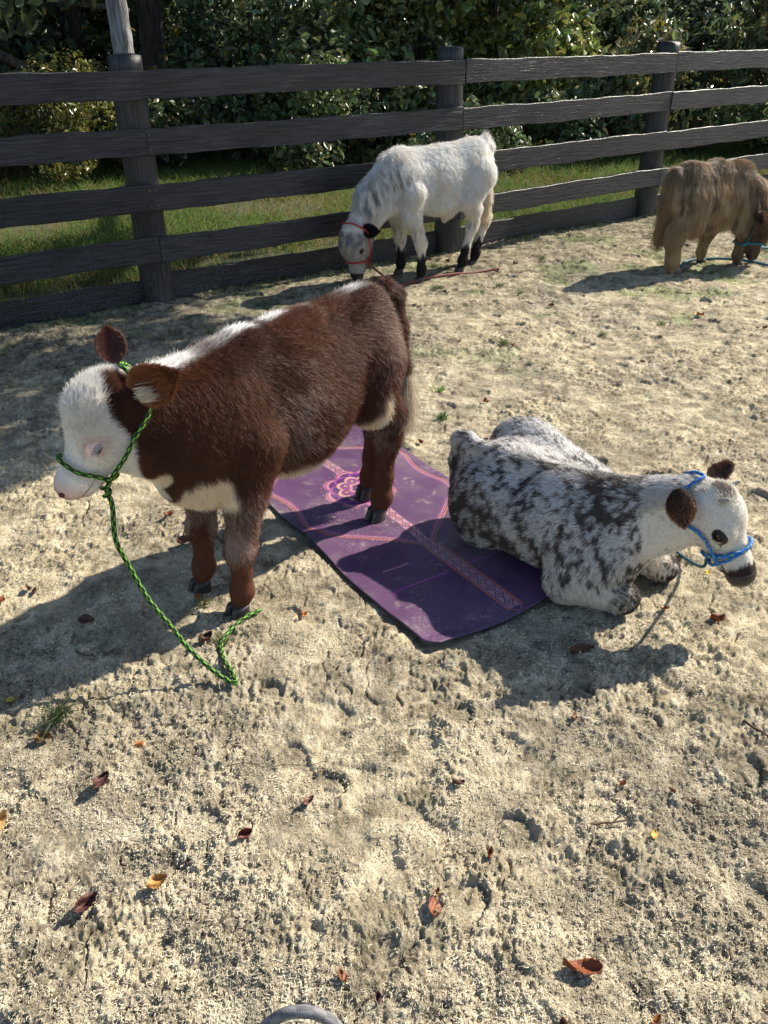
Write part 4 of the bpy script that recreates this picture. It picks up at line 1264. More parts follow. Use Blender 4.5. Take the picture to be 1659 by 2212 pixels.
        # knees
        for kk, rr in ((kN, .062), (kF, .060)):
            d = np.linalg.norm(P - kk - unit(kk - (eN if kk is kN else sF)) * .018, axis=1); c = mixc(c, black, sstep(rr + .016, rr - .018, d + (n - .5) * .16))
        # head
        on = sstep(-.05, .0, hx) * (np.sqrt((hx - .13) ** 2 + hy ** 2 + (hz + .02) ** 2) < .21) * (z > .12)
        hc = np.tile(np.array([.76, .72, .65]), (len(P), 1))
        cr = np.exp(-(((hx - .005) / .04) ** 2 + ((hy + .012) / .028) ** 2)) * sstep(.03, .06, hz); hc = mixc(hc, np.array([.14, .09, .075]), (cr > .35 + .4 * (r - .5)) * .75)
        hc = mixc(hc, black, (fine > .86) * (np.exp(-(((hx - .13) / .03) ** 2 + ((np.abs(hy) - .04) / .025) ** 2)) > .5) * .7)
        ey = np.exp(-(((hx - .118) / .026) ** 2 + ((np.abs(hy) - .066) / .03) ** 2 + ((hz - .008) / .013) ** 2)); hc = mixc(hc, black, (ey > .62) * .9)
        hc = mixc(hc, black * 4, (fine > .76) * sstep(.05, .0, hx) * .5)
        mz = sstep(.240, .250, hx + (n - .5) * .03 - .3 * hz * (hz > 0)); hc = mixc(hc, black, mz)
        c = c * (1 - on[:, None]) + hc * on[:, None]
        return c
    V, F, Nv, ob = body_mesh(root, B, .0075, coat)
    def length(P, Nn):
        H = hd(P); L = np.full(len(P), .017); x, y, z = P.T
        L = L + .010 * np.exp(-((y) / .03) ** 2) * sstep(.34, .37, z) * (x > .2)
        on = (x > .74) & (H[:, 0] > 0)
        L = np.where(on, .010, L); L = np.where(on & (H[:, 0] < .06) & (H[:, 2] > .045), .022, L); L = np.where(on & (H[:, 0] > .255), 0, L)
        return np.where(z < .012, 0, L)
    grow('coat', V, F, Nv, 200000, length, B.flow, coat, root, 61, lift=.30, grav=.10, rad=.00062, curl=.08, clump=.30, cfreq=40, jitter=.20, dens=1 + 1.2 * (V[:, 0] > .74), k=5)
    # nose leather
    Vn, Fn = lowpoly_ell(T((.270, 0, -.016)), np.array([.045, .049, .044]) * S, Rm, 26, 18); mesh_obj('nose', Vn, Fn, M_nose_dark, root)
    nose_parts(root, T, Rm, S, M_nose_dark, M_eye, B, .268)
    side = Rm @ np.array([0, 1, 0]); upv = Rm @ np.array([0, 0, 1]); back = Rm @ np.array([-1, 0, 0])
    cam_l = toL(np.array([[0, 0, 1.7]]))[0]
    b1 = T((-.048, -.074, -.034)); b2 = T((.012, .060, .020))
    e1 = -back * .60 - side * .50 + np.array([.0, 0, -.05]); e2 = side * .8 + np.array([0, 0, .10])
    add_ear(root, b1, e1, unit(b1 - cam_l) * 1.0 + back * .1, .112, .088, .30, (.036, .020, .014), (.05, .025, .017), 63, .010, 5200, edge=(.30, .12, .048), spread=.22, e0=.25)
    add_ear(root, b2, e2, back * .4 + upv * .2 + np.array([0, 0, -.3]), .100, .080, .3, (.16, .070, .035), (.05, .025, .018), 65, .013, 3600, edge=(.20, .09, .045))
    for y, z in ((-.047, .055), (.042, .062)):
        a = T((.030, y, z)); d = unit(upv * .8 + np.sign(y) * side * .5 + back * .1); Vh, Fh, _ = tube([a - d * .01, a + d * .010, a + d * .022 + upv * .002], .0105, 12, None, taper=lambda t: 1 - .75 * t ** 1.6)
        mesh_obj('horn', Vh, Fh, M_horn, root)
    eye_parts(root, T, Rm, S, .118, .066, .008, 1.45, (.03, .022, .02), (.02, .015, .012), .35, 5)
    BL = (.010, .13, .48); LM = (.42, .62, .06); r = .0052; br = (BL, (.30, .50, .06), .034, -.62)
    hr = empty('rope_halter', (O0[0], O0[1], 0), az)
    tag(hr, 'blue and lime braided rope halter on the speckled lying calf', 'halter', 'rope halters with lead ropes')
    nb = head_loop(B, T, Rm, (.195, 0, -.02), (.05, 0, 1), (0, 1, 0), .009, 20, r0=.09); rope_part('noseband', nb, r * 1.25, br, hr, True)
    nb = head_loop(B, T, Rm, (.207, 0, -.02), (-.12, 0, 1), (0, 1, 0), .012, 20, r0=.09); rope_part('noseband', nb, r, br, hr, True)
    ck = [T(p) for p in [(.205, .05, -.045), (.15, .075, -.035), (.09, .09, -.05), (.03, .09, -.075), (-.04, .09, -.065), (-.105, .07, .0), (-.12, 0, .06),
                          (-.105, -.07, .0), (-.04, -.09, -.065), (.03, -.09, -.075), (.09, -.09, -.035), (.15, -.075, -.035), (.205, -.05, -.045)]]
    ck = B.snap(np.array(ck), .010); rope_part('cheek_rope', ck, r, br, hr)
    jaw = B.snap(np.array([T((.20, 0, -.085))]), .012)[0]
    g0 = l(1.06, 2.62, .015)
    lead = [jaw, jaw + np.array([-.01, .02, -.05]), (jaw + g0) / 2 + np.array([0, .04, -.05]), g0 + np.array([0, 0, .01]), l(1.02, 2.72, gs(1.02, 2.72) + .012), l(.93, 2.78, gs(.93, 2.78) + .010), l(.84, 2.74, gs(.84, 2.74) + .01)]
    rope_part('lead_rope', lead, r, ((.05, .2, .22), (.012, .05, .09), .03), hr)
build_spotted()

# ================================================================ white calf grazing at the fence
def build_white():
    O0 = (.64, 6.77); az = R(-149.26); toL, toW = local_frame(O0, az)
    root = empty('calf', (O0[0], O0[1], 0), az)
    tag(root, 'shaggy white calf with black ears and feet grazing beside the black fence', 'calf', 'miniature calves in the paddock')
    B = Body()
    B.ell((.26, 0, .655), (.33, .155, .225), .09, flow=(-.5, 0, -1))
    B.ell((.58, 0, .655), (.17, .135, .205), .09, flow=(-.4, 0, -1))
    B.ell((.0, 0, .74), (.16, .14, .185), .09, flow=(-.5, 0, -1))
    B.cone((-.04, 0, .885), (.62, 0, .85), .035, .035, .08, 1, (-1, 0, 0))
    hO = np.array([1.005, .0, .385]); Rm = head_R(R(0), R(84)); S = 1.15
    Rm = rot_frame((.03, .05, -1), (1, .12, 0)); hO = np.array([.985, .0, .40])
    B.cone((.66, 0, .72), (.83, 0, .59), .165, .125, .08, .72, (-.5, 0, -1)); B.cone((.82, 0, .58), hO + np.array([-.06, 0, .01]), .13, .108, .07, .75, (-.4, 0, -1))
    T = add_head(B, hO, Rm, S, 1.22)
    feet = dict()
    for y, fx, fy in ((.10, .505, .13), (-.10, .525, -.125)):
        leg(B, [(.57, y, .62), (.575, y * 1.05, .46), (fx + .01, fy, .29), (fx + .004, fy, .26), (fx, fy, .17), (fx - .004, fy, .085), (fx + .006, fy, .03)], [.09, .062, .038, .036, .026, .031, .026], y)
    for y, fx, fy in ((.08, .105, .065), (-.08, -.11, -.067)):
        leg(B, [(-.01, y, .70), (.05 + fx * .3, y * 1.15, .56), (fx * .6 - .04, y, .46), (fx - .10, fy, .36), (fx - .09, fy, .32), (fx - .045, fy, .18), (fx - .02, fy, .09), (fx, fy, .03)],
            [.125, .09, .058, .038, .035, .027, .032, .027], y)
    B.cone((.20, 0, .44), (.22, 0, .40), .04, .02, .06)
    tl = [(-.10, 0, .91), (-.145, 0, .87), (-.17, .0, .70), (-.175, 0, .50), (-.17, 0, .42)]
    for a, b, r1, r2 in zip(tl[:-1], tl[1:], (.035, .03, .02, .016), (.03, .02, .016, .010)): B.cone(a, b, r1, r2, .03, 1, np.array(b) - np.array(a))
    white = np.array([.80, .79, .77]); cream = np.array([.74, .64, .49]); grey = np.array([.16, .16, .18]); black = np.array([.016, .014, .014])
    def hd(P): return ((P - hO) @ Rm) / S
    def coat(P, Nn, r):
        x, y, z = P.T; H = hd(P); hx, hy, hz = H.T; n = fbm(x * 16, y * 16, z * 9, s=401, o=3); n2 = fbm(x * 45, y * 45, z * 20, s=405, o=2)
        c = np.tile(white, (len(P), 1)); c = mixc(c, cream, sstep(.55, .35, z) * .5 + .35 * sstep(.5, .7, n))
        sh = np.exp(-(((x - .70) / .10) ** 2 + ((z - .72) / .11) ** 2)); c = mixc(c, grey, sh * sstep(.42, .60, n2) * .8)
        nk = np.exp(-(((x - .88) / .10) ** 2 + ((z - .57) / .16) ** 2)) * sstep(.02, -.04, (x - .86) * -.5 + (.60 - z) * .4 - .03) ; c = mixc(c, grey * .7, nk * sstep(.38, .55, n2) * .9)
        fk = sstep(.42, .34, z) * sstep(.27, .33, z); c = mixc(c, grey, fk * sstep(.5, .62, n2) * .6)
        feet_k = sstep(.235, .16, z + (n2 - .5) * .14) * (x < .8); c = mixc(c, black, feet_k)
        on = sstep(.0, .03, hx) * (x > .85)
        c = mixc(c, np.array([.34, .31, .29]), on * .75); c = mixc(c, grey * 1.1, on * np.exp(-((hx - .05) / .07) ** 2) * sstep(-.01, .04, hz) * sstep(.35, .6, n2) * .9)
        ey = np.exp(-(((hx - .118) / .02) ** 2 + ((np.abs(hy) - .066) / .03) ** 2 + ((hz - .012) / .016) ** 2)); c = mixc(c, black, (ey > .35) * .9 * on)
        c = mixc(c, black, sstep(.252, .266, hx) * on)
        return c
    V, F, Nv, ob = body_mesh(root, B, .009, coat)
    def length(P, Nn):
        H = hd(P); x, y, z = P.T; L = np.interp(z, [.06, .2, .32, .45, .55], [.011, .014, .022, .032, .046]); L = L + .02 * (z > .86) * (x > .5)
        on = (x > .88) & (H[:, 0] > .0); L = np.where(on, .018, L); L = np.where(on & (H[:, 0] > .26), 0, L)
        return np.where(z < .04, 0, L)
    grow('coat', V, F, Nv, 110000, length, B.flow, coat, root, 71, lift=.30, grav=.35, rad=.0010, curl=.12, clump=.55, cfreq=26, jitter=.22)
    Vn, Fn = lowpoly_ell(T((.276, 0, -.014)), np.array([.036, .046, .040]) * S, Rm, 20, 14); mesh_obj('nose', Vn, Fn, M_nose_dark, root)
    side = Rm @ np.array([0, 1, 0]); upv = Rm @ np.array([0, 0, 1]); cam_l = toL(np.array([[0, 0, 1.7]]))[0]
    b1 = T((-.005, .070, .0)); b2 = T((-.005, -.07, .0))
    s1 = 1 if (side @ unit(cam_l - hO)) > 0 else -1
    for s_, sd_ in ((s1, 75), (-s1, 77)):
        b = T((-.005, .066 * s_, -.005))
        add_ear(root, b, side * s_ * .75 + np.array([-.55, 0, -.05]), unit(cam_l - b) * s_ * s1 + np.array([0, 0, -.2]), .13, .10, .35, black * 1.3, black * 1.6, sd_, .02, 2600, rad=.001)
    for s_ in (1, -1):
        a = T((.02, .045 * s_, .06)); d = unit(upv + side * s_ * .4); Vh, Fh, _ = tube([a - d * .01, a + d * .012, a + d * .025], .011, 10, None, taper=lambda t: 1 - .7 * t ** 1.6); mesh_obj('horn', Vh, Fh, M_horn, root)
    eye_parts(root, T, Rm, S, .118, .066, .010, 1.2, (.03, .022, .02), (.02, .015, .012), .3, 7)
    for (x, y) in ((.512, .13), (.533, -.125), (.108, .065), (-.102, -.067)):
        wz = toW([(x, y, 0)])[0]; hoof(root, x, y, gz(wz[0], wz[1]) - .008, 0, 1.05, .042)
    switch_hair(root, 'tail_switch', (-.175, 0, .66), (-.17, 0, .42), 1400, .09, (.74, .66, .52), 79, .0011, .03, .6)
    switch_hair(root, 'tail_fringe', (-.10, 0, .92), (-.15, 0, .86), 1300, .05, (.80, .77, .72), 80, .001, .03, .35, (-.3, 0, .75))
    RD = (.45, .03, .03); hr = empty('rope_halter', (O0[0], O0[1], 0), az); br = (RD, (.35, .012, .02),   .04); r = .0052
    tag(hr, 'red rope halter with faded lead trailing on the sand under the white calf', 'halter', 'rope halters with lead ropes')
    nb = head_loop(B, T, Rm, (.20, 0, -.02), (.0, 0, 1), (0, 1, 0), .014, 18, r0=.09); rope_part('noseband', nb, r, br, hr, True)
    ck = [T(p) for p in [(.21, .03, -.085), (.13, .09, -.05), (.06, .10, -.035), (.0, .10, -.02), (-.045, .06, .05), (-.05, 0, .08), (-.045, -.06, .05), (.0, -.10, -.02), (.06, -.10, -.035), (.13, -.09, -.05), (.21, -.03, -.085)]]
    ck = B.snap(np.array(ck), .022); rope_part('cheek_rope', ck, r, br, hr)
    lr = toL([toW([B.snap(np.array([T((.21, 0, -.09))]), .02)[0]])[0], (-.02, 6.40, .05)] + [(px, py, gs(px, py) + .014) for px, py in ((.069, 6.265), (.205, 6.341), (.346, 6.443), (.525, 6.536), (.707, 6.617), (.882, 6.672))])
    rope_part('lead_rope', lr, .0085, ((.34, .10, .08), (.18, .06, .05), .04), hr)
build_white()

# ================================================================ tan shaggy calf at the right
def build_tan():
    O0 = (2.14, 6.69); az = R(25.4); toL, toW = local_frame(O0, az)
    root = empty('calf', (O0[0], O0[1], 0), az)
    tag(root, 'long-haired tan calf with its head down at the right edge, seen from behind', 'calf', 'miniature calves in the paddock')
    B = Body()
    B.ell((.30, 0, .52), (.30, .160, .205), .10, flow=(-.25, 0, -1)); B.ell((.55, 0, .52), (.15, .135, .19), .10, flow=(-.2, 0, -1)); B.ell((.10, 0, .54), (.15, .145, .16), .10, flow=(-.25, 0, -1))
    for a, b in (((.0, 0, .665), (.13, 0, .695)), ((.13, 0, .695), (.39, 0, .70)), ((.39, 0, .70), (.58, 0, .665))): B.cone(a, b, .05, .05, .10, 1, (-.4, 0, -.5))
    Rm = rot_frame((-.10, -.16, -1), (1, -.9, .0)); hO = np.array([.765, -.135, .365]); S = 1.05
    B.cone((.57, 0, .62), (.70, -.07, .52), .13, .11, .08, .75, (-.1, -.3, -1)); B.cone((.70, -.07, .52), hO + np.array([-.03, 0, .02]), .11, .085, .07, .8, (0, -.3, -1))
    T = add_head(B, hO, Rm, S, 1.1)
    for y, fx, fy in ((-.10, .65, -.096), (.10, .46, .095)):
        leg(B, [(.62, y, .48), (.62 if y < 0 else .60, y * 1.05, .34), (fx + .03, fy, .22), (fx + .02, fy, .2), (fx + .01, fy, .14), (fx, fy, .08), (fx + .008, fy, .03)], [.09, .065, .042, .040, .032, .036, .030], y)
    for y, fx, fy in ((-.10, .0, -.097), (.09, .17, .09)):
        leg(B, [(.09, y * .55, .52), (.10, y * .85, .41), (.0 + fx, y, .33), (fx - .03, fy, .27), (fx - .025, fy, .24), (fx - .012, fy, .15), (fx - .008, fy, .085), (fx, fy, .03)], [.10, .08, .058, .045, .04, .036, .040, .034], y, .06)
    tl = [(.0, 0, .72), (-.05, 0, .67), (-.08, .01, .55), (-.08, .01, .38)]
    for a, b, r1, r2 in zip(tl[:-1], tl[1:], (.03, .025, .018), (.025, .018, .012)): B.cone(a, b, r1, r2, .03, 1, np.array(b) - np.array(a))
    base = np.array([.36, .25, .145]); dk = np.array([.12, .080, .05]); lt = np.array([.62, .50, .33]); yl = np.array([.40, .27, .13])
    def hd(P): return ((P - hO) @ Rm) / S
    def coat(P, Nn, r):
        x, y, z = P.T; n = fbm(x * 9, y * 9, z * 3.5, s=501, o=3); n2 = fbm(x * 30, y * 30, z * 8, s=505, o=2)
        c = np.tile(base, (len(P), 1)); c = mixc(c, dk, sstep(.48, .66, n) * .8); c = mixc(c, lt, sstep(.52, .66, n2) * .75); c = mixc(c, yl, sstep(.5, .3, z) * .5 * (r > .4))
        c = mixc(c, dk * .8, np.exp(-(((x - .63) / .05) ** 2)) * sstep(.78, .7, z) * .6); c = mixc(c, dk * .6, np.exp(-((y / .03) ** 2)) * sstep(.02, -.03, x) * .6)
        c = mixc(c, np.array([.20, .15, .11]), sstep(.55, .75, z + (n - .5) * .2) * .6)
        c = mixc(c, np.array([.13, .085, .055]), sstep(.60, .68, x) * sstep(.62, .45, z) * .7)
        c = mixc(c, lt, (r > .84) * .6)
        H = hd(P); c = mixc(c, np.array([.12, .075, .05]), (x > .68) * sstep(.18, .24, H[:, 0])); 
        return c
    V, F, Nv, ob = body_mesh(root, B, .009, coat)
    def length(P, Nn):
        x, y, z = P.T; H = hd(P); L = np.interp(z, [.04, .12, .22, .34, .5], [.014, .020, .034, .06, .07]); L = L + .05 * sstep(.5, .38, z) * (z > .34) * (x > .1) * (x < .62)
        L = np.where((x > .72), .05, L); L = np.where((x > .68) & (z < .60) & (H[:, 0] < .12) & (H[:, 2] > .02), .13, L); L = np.where((x > .68) & (H[:, 0] > .2), .012, L)
        L = np.where((x > .55) & (x < .80) & (z > .52), .085, L)
        return np.where(z < .03, 0, L)
    grow('coat', V, F, Nv, 150000, length, B.flow, coat, root, 81, lift=.26, grav=.75, rad=.0009, curl=.12, clump=.8, cfreq=44, jitter=.2, k=8)
    Vn, Fn = lowpoly_ell(T((.276, 0, -.014)), np.array([.036, .046, .040]) * S, Rm, 20, 14); mesh_obj('nose', Vn, Fn, M_nose_dark, root)
    side = Rm @ np.array([0, 1, 0]); cam_l = toL(np.array([[0, 0, 1.7]]))[0]
    for s_ in (1, -1):
        b = T((.0, .066 * s_, .0)); add_ear(root, b, side * s_ * .9 + np.array([-.2, 0, .05]), Rm @ np.array([-.2, 0, .9]), .11, .08, .3, (.10, .06, .04), (.12, .08, .05), 85 + s_, .05, 1500, rad=.001)
    eye_parts(root, T, Rm, S, .118, .066, .010, 1.1, (.03, .022, .02), (.05, .04, .03), .3, 9)
    for (x, y) in ((.657, -.096), (.467, .095), (.008, -.097), (.178, .09)):
        wz = toW([(x, y, 0)])[0]; hoof(root, x, y, gz(wz[0], wz[1]) - .008, 0, 1.08, .034)
    switch_hair(root, 'tail_switch', (-.045, 0, .67), (-.08, .01, .36), 4200, .22, (.34, .22, .11), 87, .0010, .025, .5)
    TL = (.03, .22, .26); br = (TL, (.02, .12, .17), .04); hr = empty('rope_halter', (O0[0], O0[1], 0), az); r = .0075
    tag(hr, 'teal rope halter with lead looped on the sand round the tan calf', 'halter', 'rope halters with lead ropes')
    nb = head_loop(B, T, Rm, (.20, 0, -.02), (.0, 0, 1), (0, 1, 0), .014, 18, r0=.09); rope_part('noseband', nb, r * 1.2, br, hr, True)
    ck = [T(p) for p in [(.21, .03, -.085), (.13, .09, -.05), (.06, .10, -.035), (.0, .10, -.02), (-.045, .06, .05), (-.05, 0, .08), (-.045, -.06, .05), (.0, -.10, -.02), (.06, -.10, -.035), (.13, -.09, -.05), (.21, -.03, -.085)]]
    rope_part('cheek_rope', B.snap(np.array(ck), .006), r * .8, br, hr)
    lt_ = toL([(px, py, gs(px, py) + .014) for px, py in ((2.318, 6.799), (2.384, 6.944), (2.493, 7.035), (2.652, 7.065), (2.785, 7.019), (2.89, 6.90), (2.988, 6.784), (3.101, 6.70), (3.3, 6.78), (3.42, 7.0), (3.299, 7.19), (3.165, 7.334))] + [toW([B.snap(np.array([T((.21, 0, -.09))]), .02)[0]])[0]])
    rope_part('lead_rope', lt_, .009, br, hr)
build_tan()
# ================================================================ fallen leaves, twigs, weeds, loose cord
def hs(x, y): return float(h_sand(np.array([x]), np.array([y]))[0])

def leaf_mesh(L, W, curl, seed, veins=True):
    g = np.random.default_rng(seed); nu, nv = 16, 9; V = []; C = []
    k1, k2 = g.normal(0, .3, 2); ph = g.random(3) * 6.28
    for i in range(nu + 1):
        u = i / nu; w = W / 2 * math.sin(math.pi * min(1, u ** .85)) ** .75 * (1 + .10 * math.sin(u * 34 + ph[0])) + .0006
        for j in range(nv):
            v = j / (nv - 1) * 2 - 1
            z = curl * W * (v * v * .55 + .25 * math.sin(u * 3.1 + ph[1]) * v + .22 * math.sin(v * 4 + u * 5 + ph[2])) + curl * L * .25 * (u - .5) ** 2 * 2
            z += .0008 * math.sin((abs(v) * 3 + u * 9) * 5)
            V.append(((u - .5) * L, v * w + k1 * W * .15 * math.sin(u * 3), z + .003))
            vein = (1.25 if abs(v) < .08 else 1.0) * (1 + .12 * math.sin((abs(v) * 1.2 + u * 4) * 12))
            C.append(vein * (.8 + .4 * g.random()))
    V = np.array(V); n1 = len(V); V2 = V - np.array([0, 0, .0009]); I = []
    for i in range(nu):
        for j in range(nv - 1): a = i * nv + j; I.append((a, a + nv, a + nv + 1, a + 1))
    F = np.array(I); F2 = F[:, ::-1] + n1
    ed = []
    for i in range(nu):
        a = i * nv; ed.append((a, a + n1, a + nv + n1, a + nv)); b = a + nv - 1; ed.append((b, b + nv, b + nv + n1, b + n1))
    return np.vstack([V, V2]), np.vstack([F, F2, np.array(ed)]), np.concatenate([C, C])

def put_leaf(x, y, L, W, curl, col, rz, tilt, label, group, seed):
    V, F, C = leaf_mesh(L, W, curl, seed)
    Rt = np.array([[1, 0, 0], [0, math.cos(tilt), -math.sin(tilt)], [0, math.sin(tilt), math.cos(tilt)]])
    c, s = math.cos(rz), math.sin(rz); Rz = np.array([[c, -s, 0], [s, c, 0], [0, 0, 1]])
    V = V @ (Rz @ Rt).T
    o = mesh_obj('fallen_leaf', V, F, M_dead, None, cols=np.clip(C[:, None] * np.array(col), 0, 1))
    o.location = (x, y, hs(x, y) + .004 + abs(math.sin(tilt)) * W * .35)
    tag(o, label, 'leaf', group); return o

RUST = (.24, .075, .030); BRN = (.15, .060, .032); ORG = (.42, .17, .05); YEL = (.58, .38, .05); PUR = (.11, .045, .040)
GL = 'fallen leaves on the sand'
big = [
 (.403, 1.065, .078, .042, .5, RUST, 2.9, .25, 'largest reddish brown dead leaf, curled on the sand near the bottom edge'),
 (.107, 1.213, .072, .028, .8, RUST, 1.4, .5, 'glossy rust leaf standing folded upright in the middle foreground'),
 (.605, 2.091, .075, .034, .4, BRN, .1, .2, 'dark brown veined leaf lying in the shadow of the speckled calf'),
 (-.51, 1.271, .046, .030, .6, (.50, .27, .08), .6, .4, 'golden tan curled leaf in the lower left sand'),
 (.641, 1.404, .028, .014, .3, YEL, 1.1, .2, 'small bright yellow leaf at the right, near the twigs'),
 (-1.055, 1.868, .038, .020, .3, (.55, .42, .06), .5, .1, 'yellow leaf at the left edge beside the calf shadow'),
 (-.923, 1.731, .048, .036, .6, (.17, .10, .035), .2, .3, 'round brown leaf beside the green weed at left'),
 (-.949, 2.223, .050, .028, .6, PUR, .1, .2, 'dull purple-brown leaf in the shade left of the lead rope'),
 (-.619, 2.362, .030, .022, .5, ORG, .4, .2, 'orange leaf just in front of the calf far front hoof'),
 (-.558, 2.152, .044, .030, .9, PUR, .9, .4, 'crumpled maroon leaf between the two runs of green rope'),
 (-.735, 2.712, .056, .030, .6, BRN, .1, .3, 'brown leaf in the shadow behind the calf front legs'),
 (-.264, 2.285, .028, .018, .7, ORG, 1.2, .5, 'small orange leaf between the front hoof and the mat'),
 (1.126, 2.514, .034, .018, .5, YEL, .8, .4, 'yellow leaf under the speckled calf chin'),
 (-.723, 1.561, .060, .030, 1.0, PUR, 1.2, .6, 'crumpled dark purple leaf below the rope shadow at left'),
 (-.33, 1.397, .036, .020, 1.0, (.20, .045, .03), .5, .6, 'small curled red-brown leaf left of centre in the foreground'),
 (-.663, 1.224, .060, .030, 1.0, PUR, 1.0, .6, 'dark crumpled leaf left of the golden leaf in the foreground'),
 (-.189, 1.501, .034, .020, .8, (.26, .13, .10), .9, .3, 'pinkish brown leaf above the upright rust leaf'),
 (-.935, 1.431, .060, .034, .9, (.52, .33, .12), 1.2, .5, 'pale tan leaf cut by the left edge of the picture'),
]
for i, (x, y, L, W, cu, c, rz, ti, lab) in enumerate(big): put_leaf(x, y, L, W, cu, c, rz, ti, lab, GL, 600 + i)
gl = np.random.default_rng(99); cnt = 0
while cnt < 46:
    y = .95 + 6.6 * gl.random() ** 1.1; x = (gl.random() * 2 - 1) * (.30 + .50 * y) + .10 * max(0, y - 2)
    if float(fence_off(np.array([x]), np.array([y]))[0]) > -.25: continue
    u, v = mat_uv(x, y)
    if -.05 < u < .8 and -.08 < v < 1.9: continue
    ci = gl.integers(5); c = [RUST, BRN, ORG, (.24, .09, .04), PUR][ci]; cw = ['rust-red', 'dark brown', 'orange', 'chestnut', 'purplish'][ci]
    zone = 'by the foot of the fence' if float(fence_off(np.array([x]), np.array([y]))[0]) > -.9 else 'near the bottom of the picture' if y < 1.5 else 'right of the speckled calf' if x > 1.2 and y < 3.4 else 'left of the brown calf' if x < -.75 else 'between the mat and the grazing calves' if y > 3.2 else 'between the calves and the foreground'
    L = gl.uniform(.018, .030) if y < 2.2 else gl.uniform(.022, .046)
    put_leaf(x, y, L, L * gl.uniform(.45, .7), gl.uniform(.4, 1.0), c, gl.random() * 6.28, gl.uniform(0, .6), 'small %s dry leaf on the sand %s' % (cw, zone), 'small dry leaves scattered over the sand', 700 + cnt); cnt += 1

def twig(x, y, rz, L, r, label, fork=True, col=(.085, .05, .035), seed=1):
    g = np.random.default_rng(seed); c, s = math.cos(rz), math.sin(rz); parts = []
    pts = []
    for i in range(6):
        t = i / 5 - .5; px = t * L; py = g.normal(0, L * .018); pts.append((px * c - py * s, px * s + py * c, .006 + abs(t) * .006 + g.normal(0, .001)))
    V, F, _ = tube(pts, r, 7, None, taper=lambda t: 1.1 - .5 * t)
    q4 = F[0]; caps = F[1:]
    if fork:
        a = np.array(pts[3]); b = a + np.array([math.cos(rz + .5), math.sin(rz + .5), .25]) * L * .25
        V2, F2, _ = tube([a, (a + b) / 2, b], r * .6, 7, None); 
        q4 = np.vstack([q4, F2[0] + len(V)]); caps = caps + [f + len(V) for f in F2[1:]]; V = np.vstack([V, V2])
    o = mesh_obj('twig', V, [q4] + caps, M_twig); o.location = (x, y, max(hs(x, y), gz(x, y)) + .003); tag(o, label, 'twig', 'twigs on the sand')
M_twig = flat_mat('twig_bark', (.10, .065, .045), .8, .2)
twig(.545, 1.447, .12, .095, .0028, 'forked dark twig lying level at the right of the foreground', seed=1)
twig(.78, 1.50, -.5, .055, .0026, 'short dark twig right of the yellow leaf', False, seed=2)
twig(-.90, 2.05, -.35, .075, .003, 'short stick in the calf shadow at the left', seed=3)
twig(-.28, 1.62, .05, .26, .0011, 'long thin pale stem across the middle foreground', False, seed=4)
twig(-.35, 1.17, .9, .11, .0011, 'thin bent stem low in the left foreground', False, seed=5)
twig(1.72, 3.35, 1.1, .16, .003, 'dark twig on the sand above the speckled calf head', seed=6)
twig(1.02, 1.75, -.9, .09, .004, 'pale wood splinter at the right edge', False, seed=7)
twig(.40, 7.0, .6, .30, .003, 'thin stick at the foot of the fence beside the white calf', seed=8)

def weed(x, y, n, L, label, col, seed, lean=1.3):
    g = np.random.default_rng(seed); X = x + g.normal(0, .012, n); Y = y + g.normal(0, .012, n)
    c = np.array(col) * g.uniform(.5, 1.5, n)[:, None]
    o = blades('weed_tuft', X, Y, np.full(n, hs(x, y)), L, c, .0016, seed, lean); tag(o, label, 'weed', 'weeds growing in the sand')
weed(-.905, 1.80, 60, (.03, .08), 'sprawling green weed in the sand at the far left', (.06, .085, .035), 11, 2.6)
weed(.283, 3.877, 60, (.02, .05), 'small green tuft right of the brown calf tail', (.10, .17, .04), 12)
weed(.29, 4.25, 30, (.02, .05), 'tiny bright green sprig above the tuft beside the calf tail', (.11, .24, .04), 13)
weed(2.6, 5.3, 60, (.02, .06), 'low green weed on the sand at the right under the tan calf', (.10, .15, .04), 14)
weed(-.60, 2.33, 30, (.02, .04), 'thin grass wisps between the calf front hooves', (.12, .13, .05), 15)
weed(-.505, 2.12, 40, (.02, .045), 'dry grass wisps beside the end of the green lead rope', (.10, .12, .05), 16)
for i in range(26):
    x = gl.uniform(-1.6, 3.8); y = gl.uniform(4.6, 7.6)
    if -float(fence_off(np.array([x]), np.array([y]))[0]) < .15: continue
    weed(x, y, 34, (.015, .05), 'faint green seedling patch on the sand ' + ('left of the white calf' if x < 0 else 'between the white and tan calves' if x < 2 else 'around the tan calf'), (.10, .14, .05), 900 + i)
# grass tips along the kickboard
def fence_weeds():
    g = np.random.default_rng(17); n = 1500; s = g.uniform(-5, 5, n); of = -g.random(n) ** 2 * .22 - .03
    a = np.where(s[:, None] < 0, FM + E1 * s[:, None] + N1 * of[:, None], FM + E2 * s[:, None] + N2 * of[:, None])
    k = fbm(s * 2, s * 0, s=111) > .45; a = a[k]; n = len(a); c = np.array([.09, .12, .04]) * g.uniform(.5, 1.6, n)[:, None]
    o = blades('grass_at_kickboard', a[:, 0], a[:, 1], h_low(a[:, 0], a[:, 1]), (.02, .09), c, .0018, 18, 1.0); tag(o, kind='stuff')
fence_weeds()
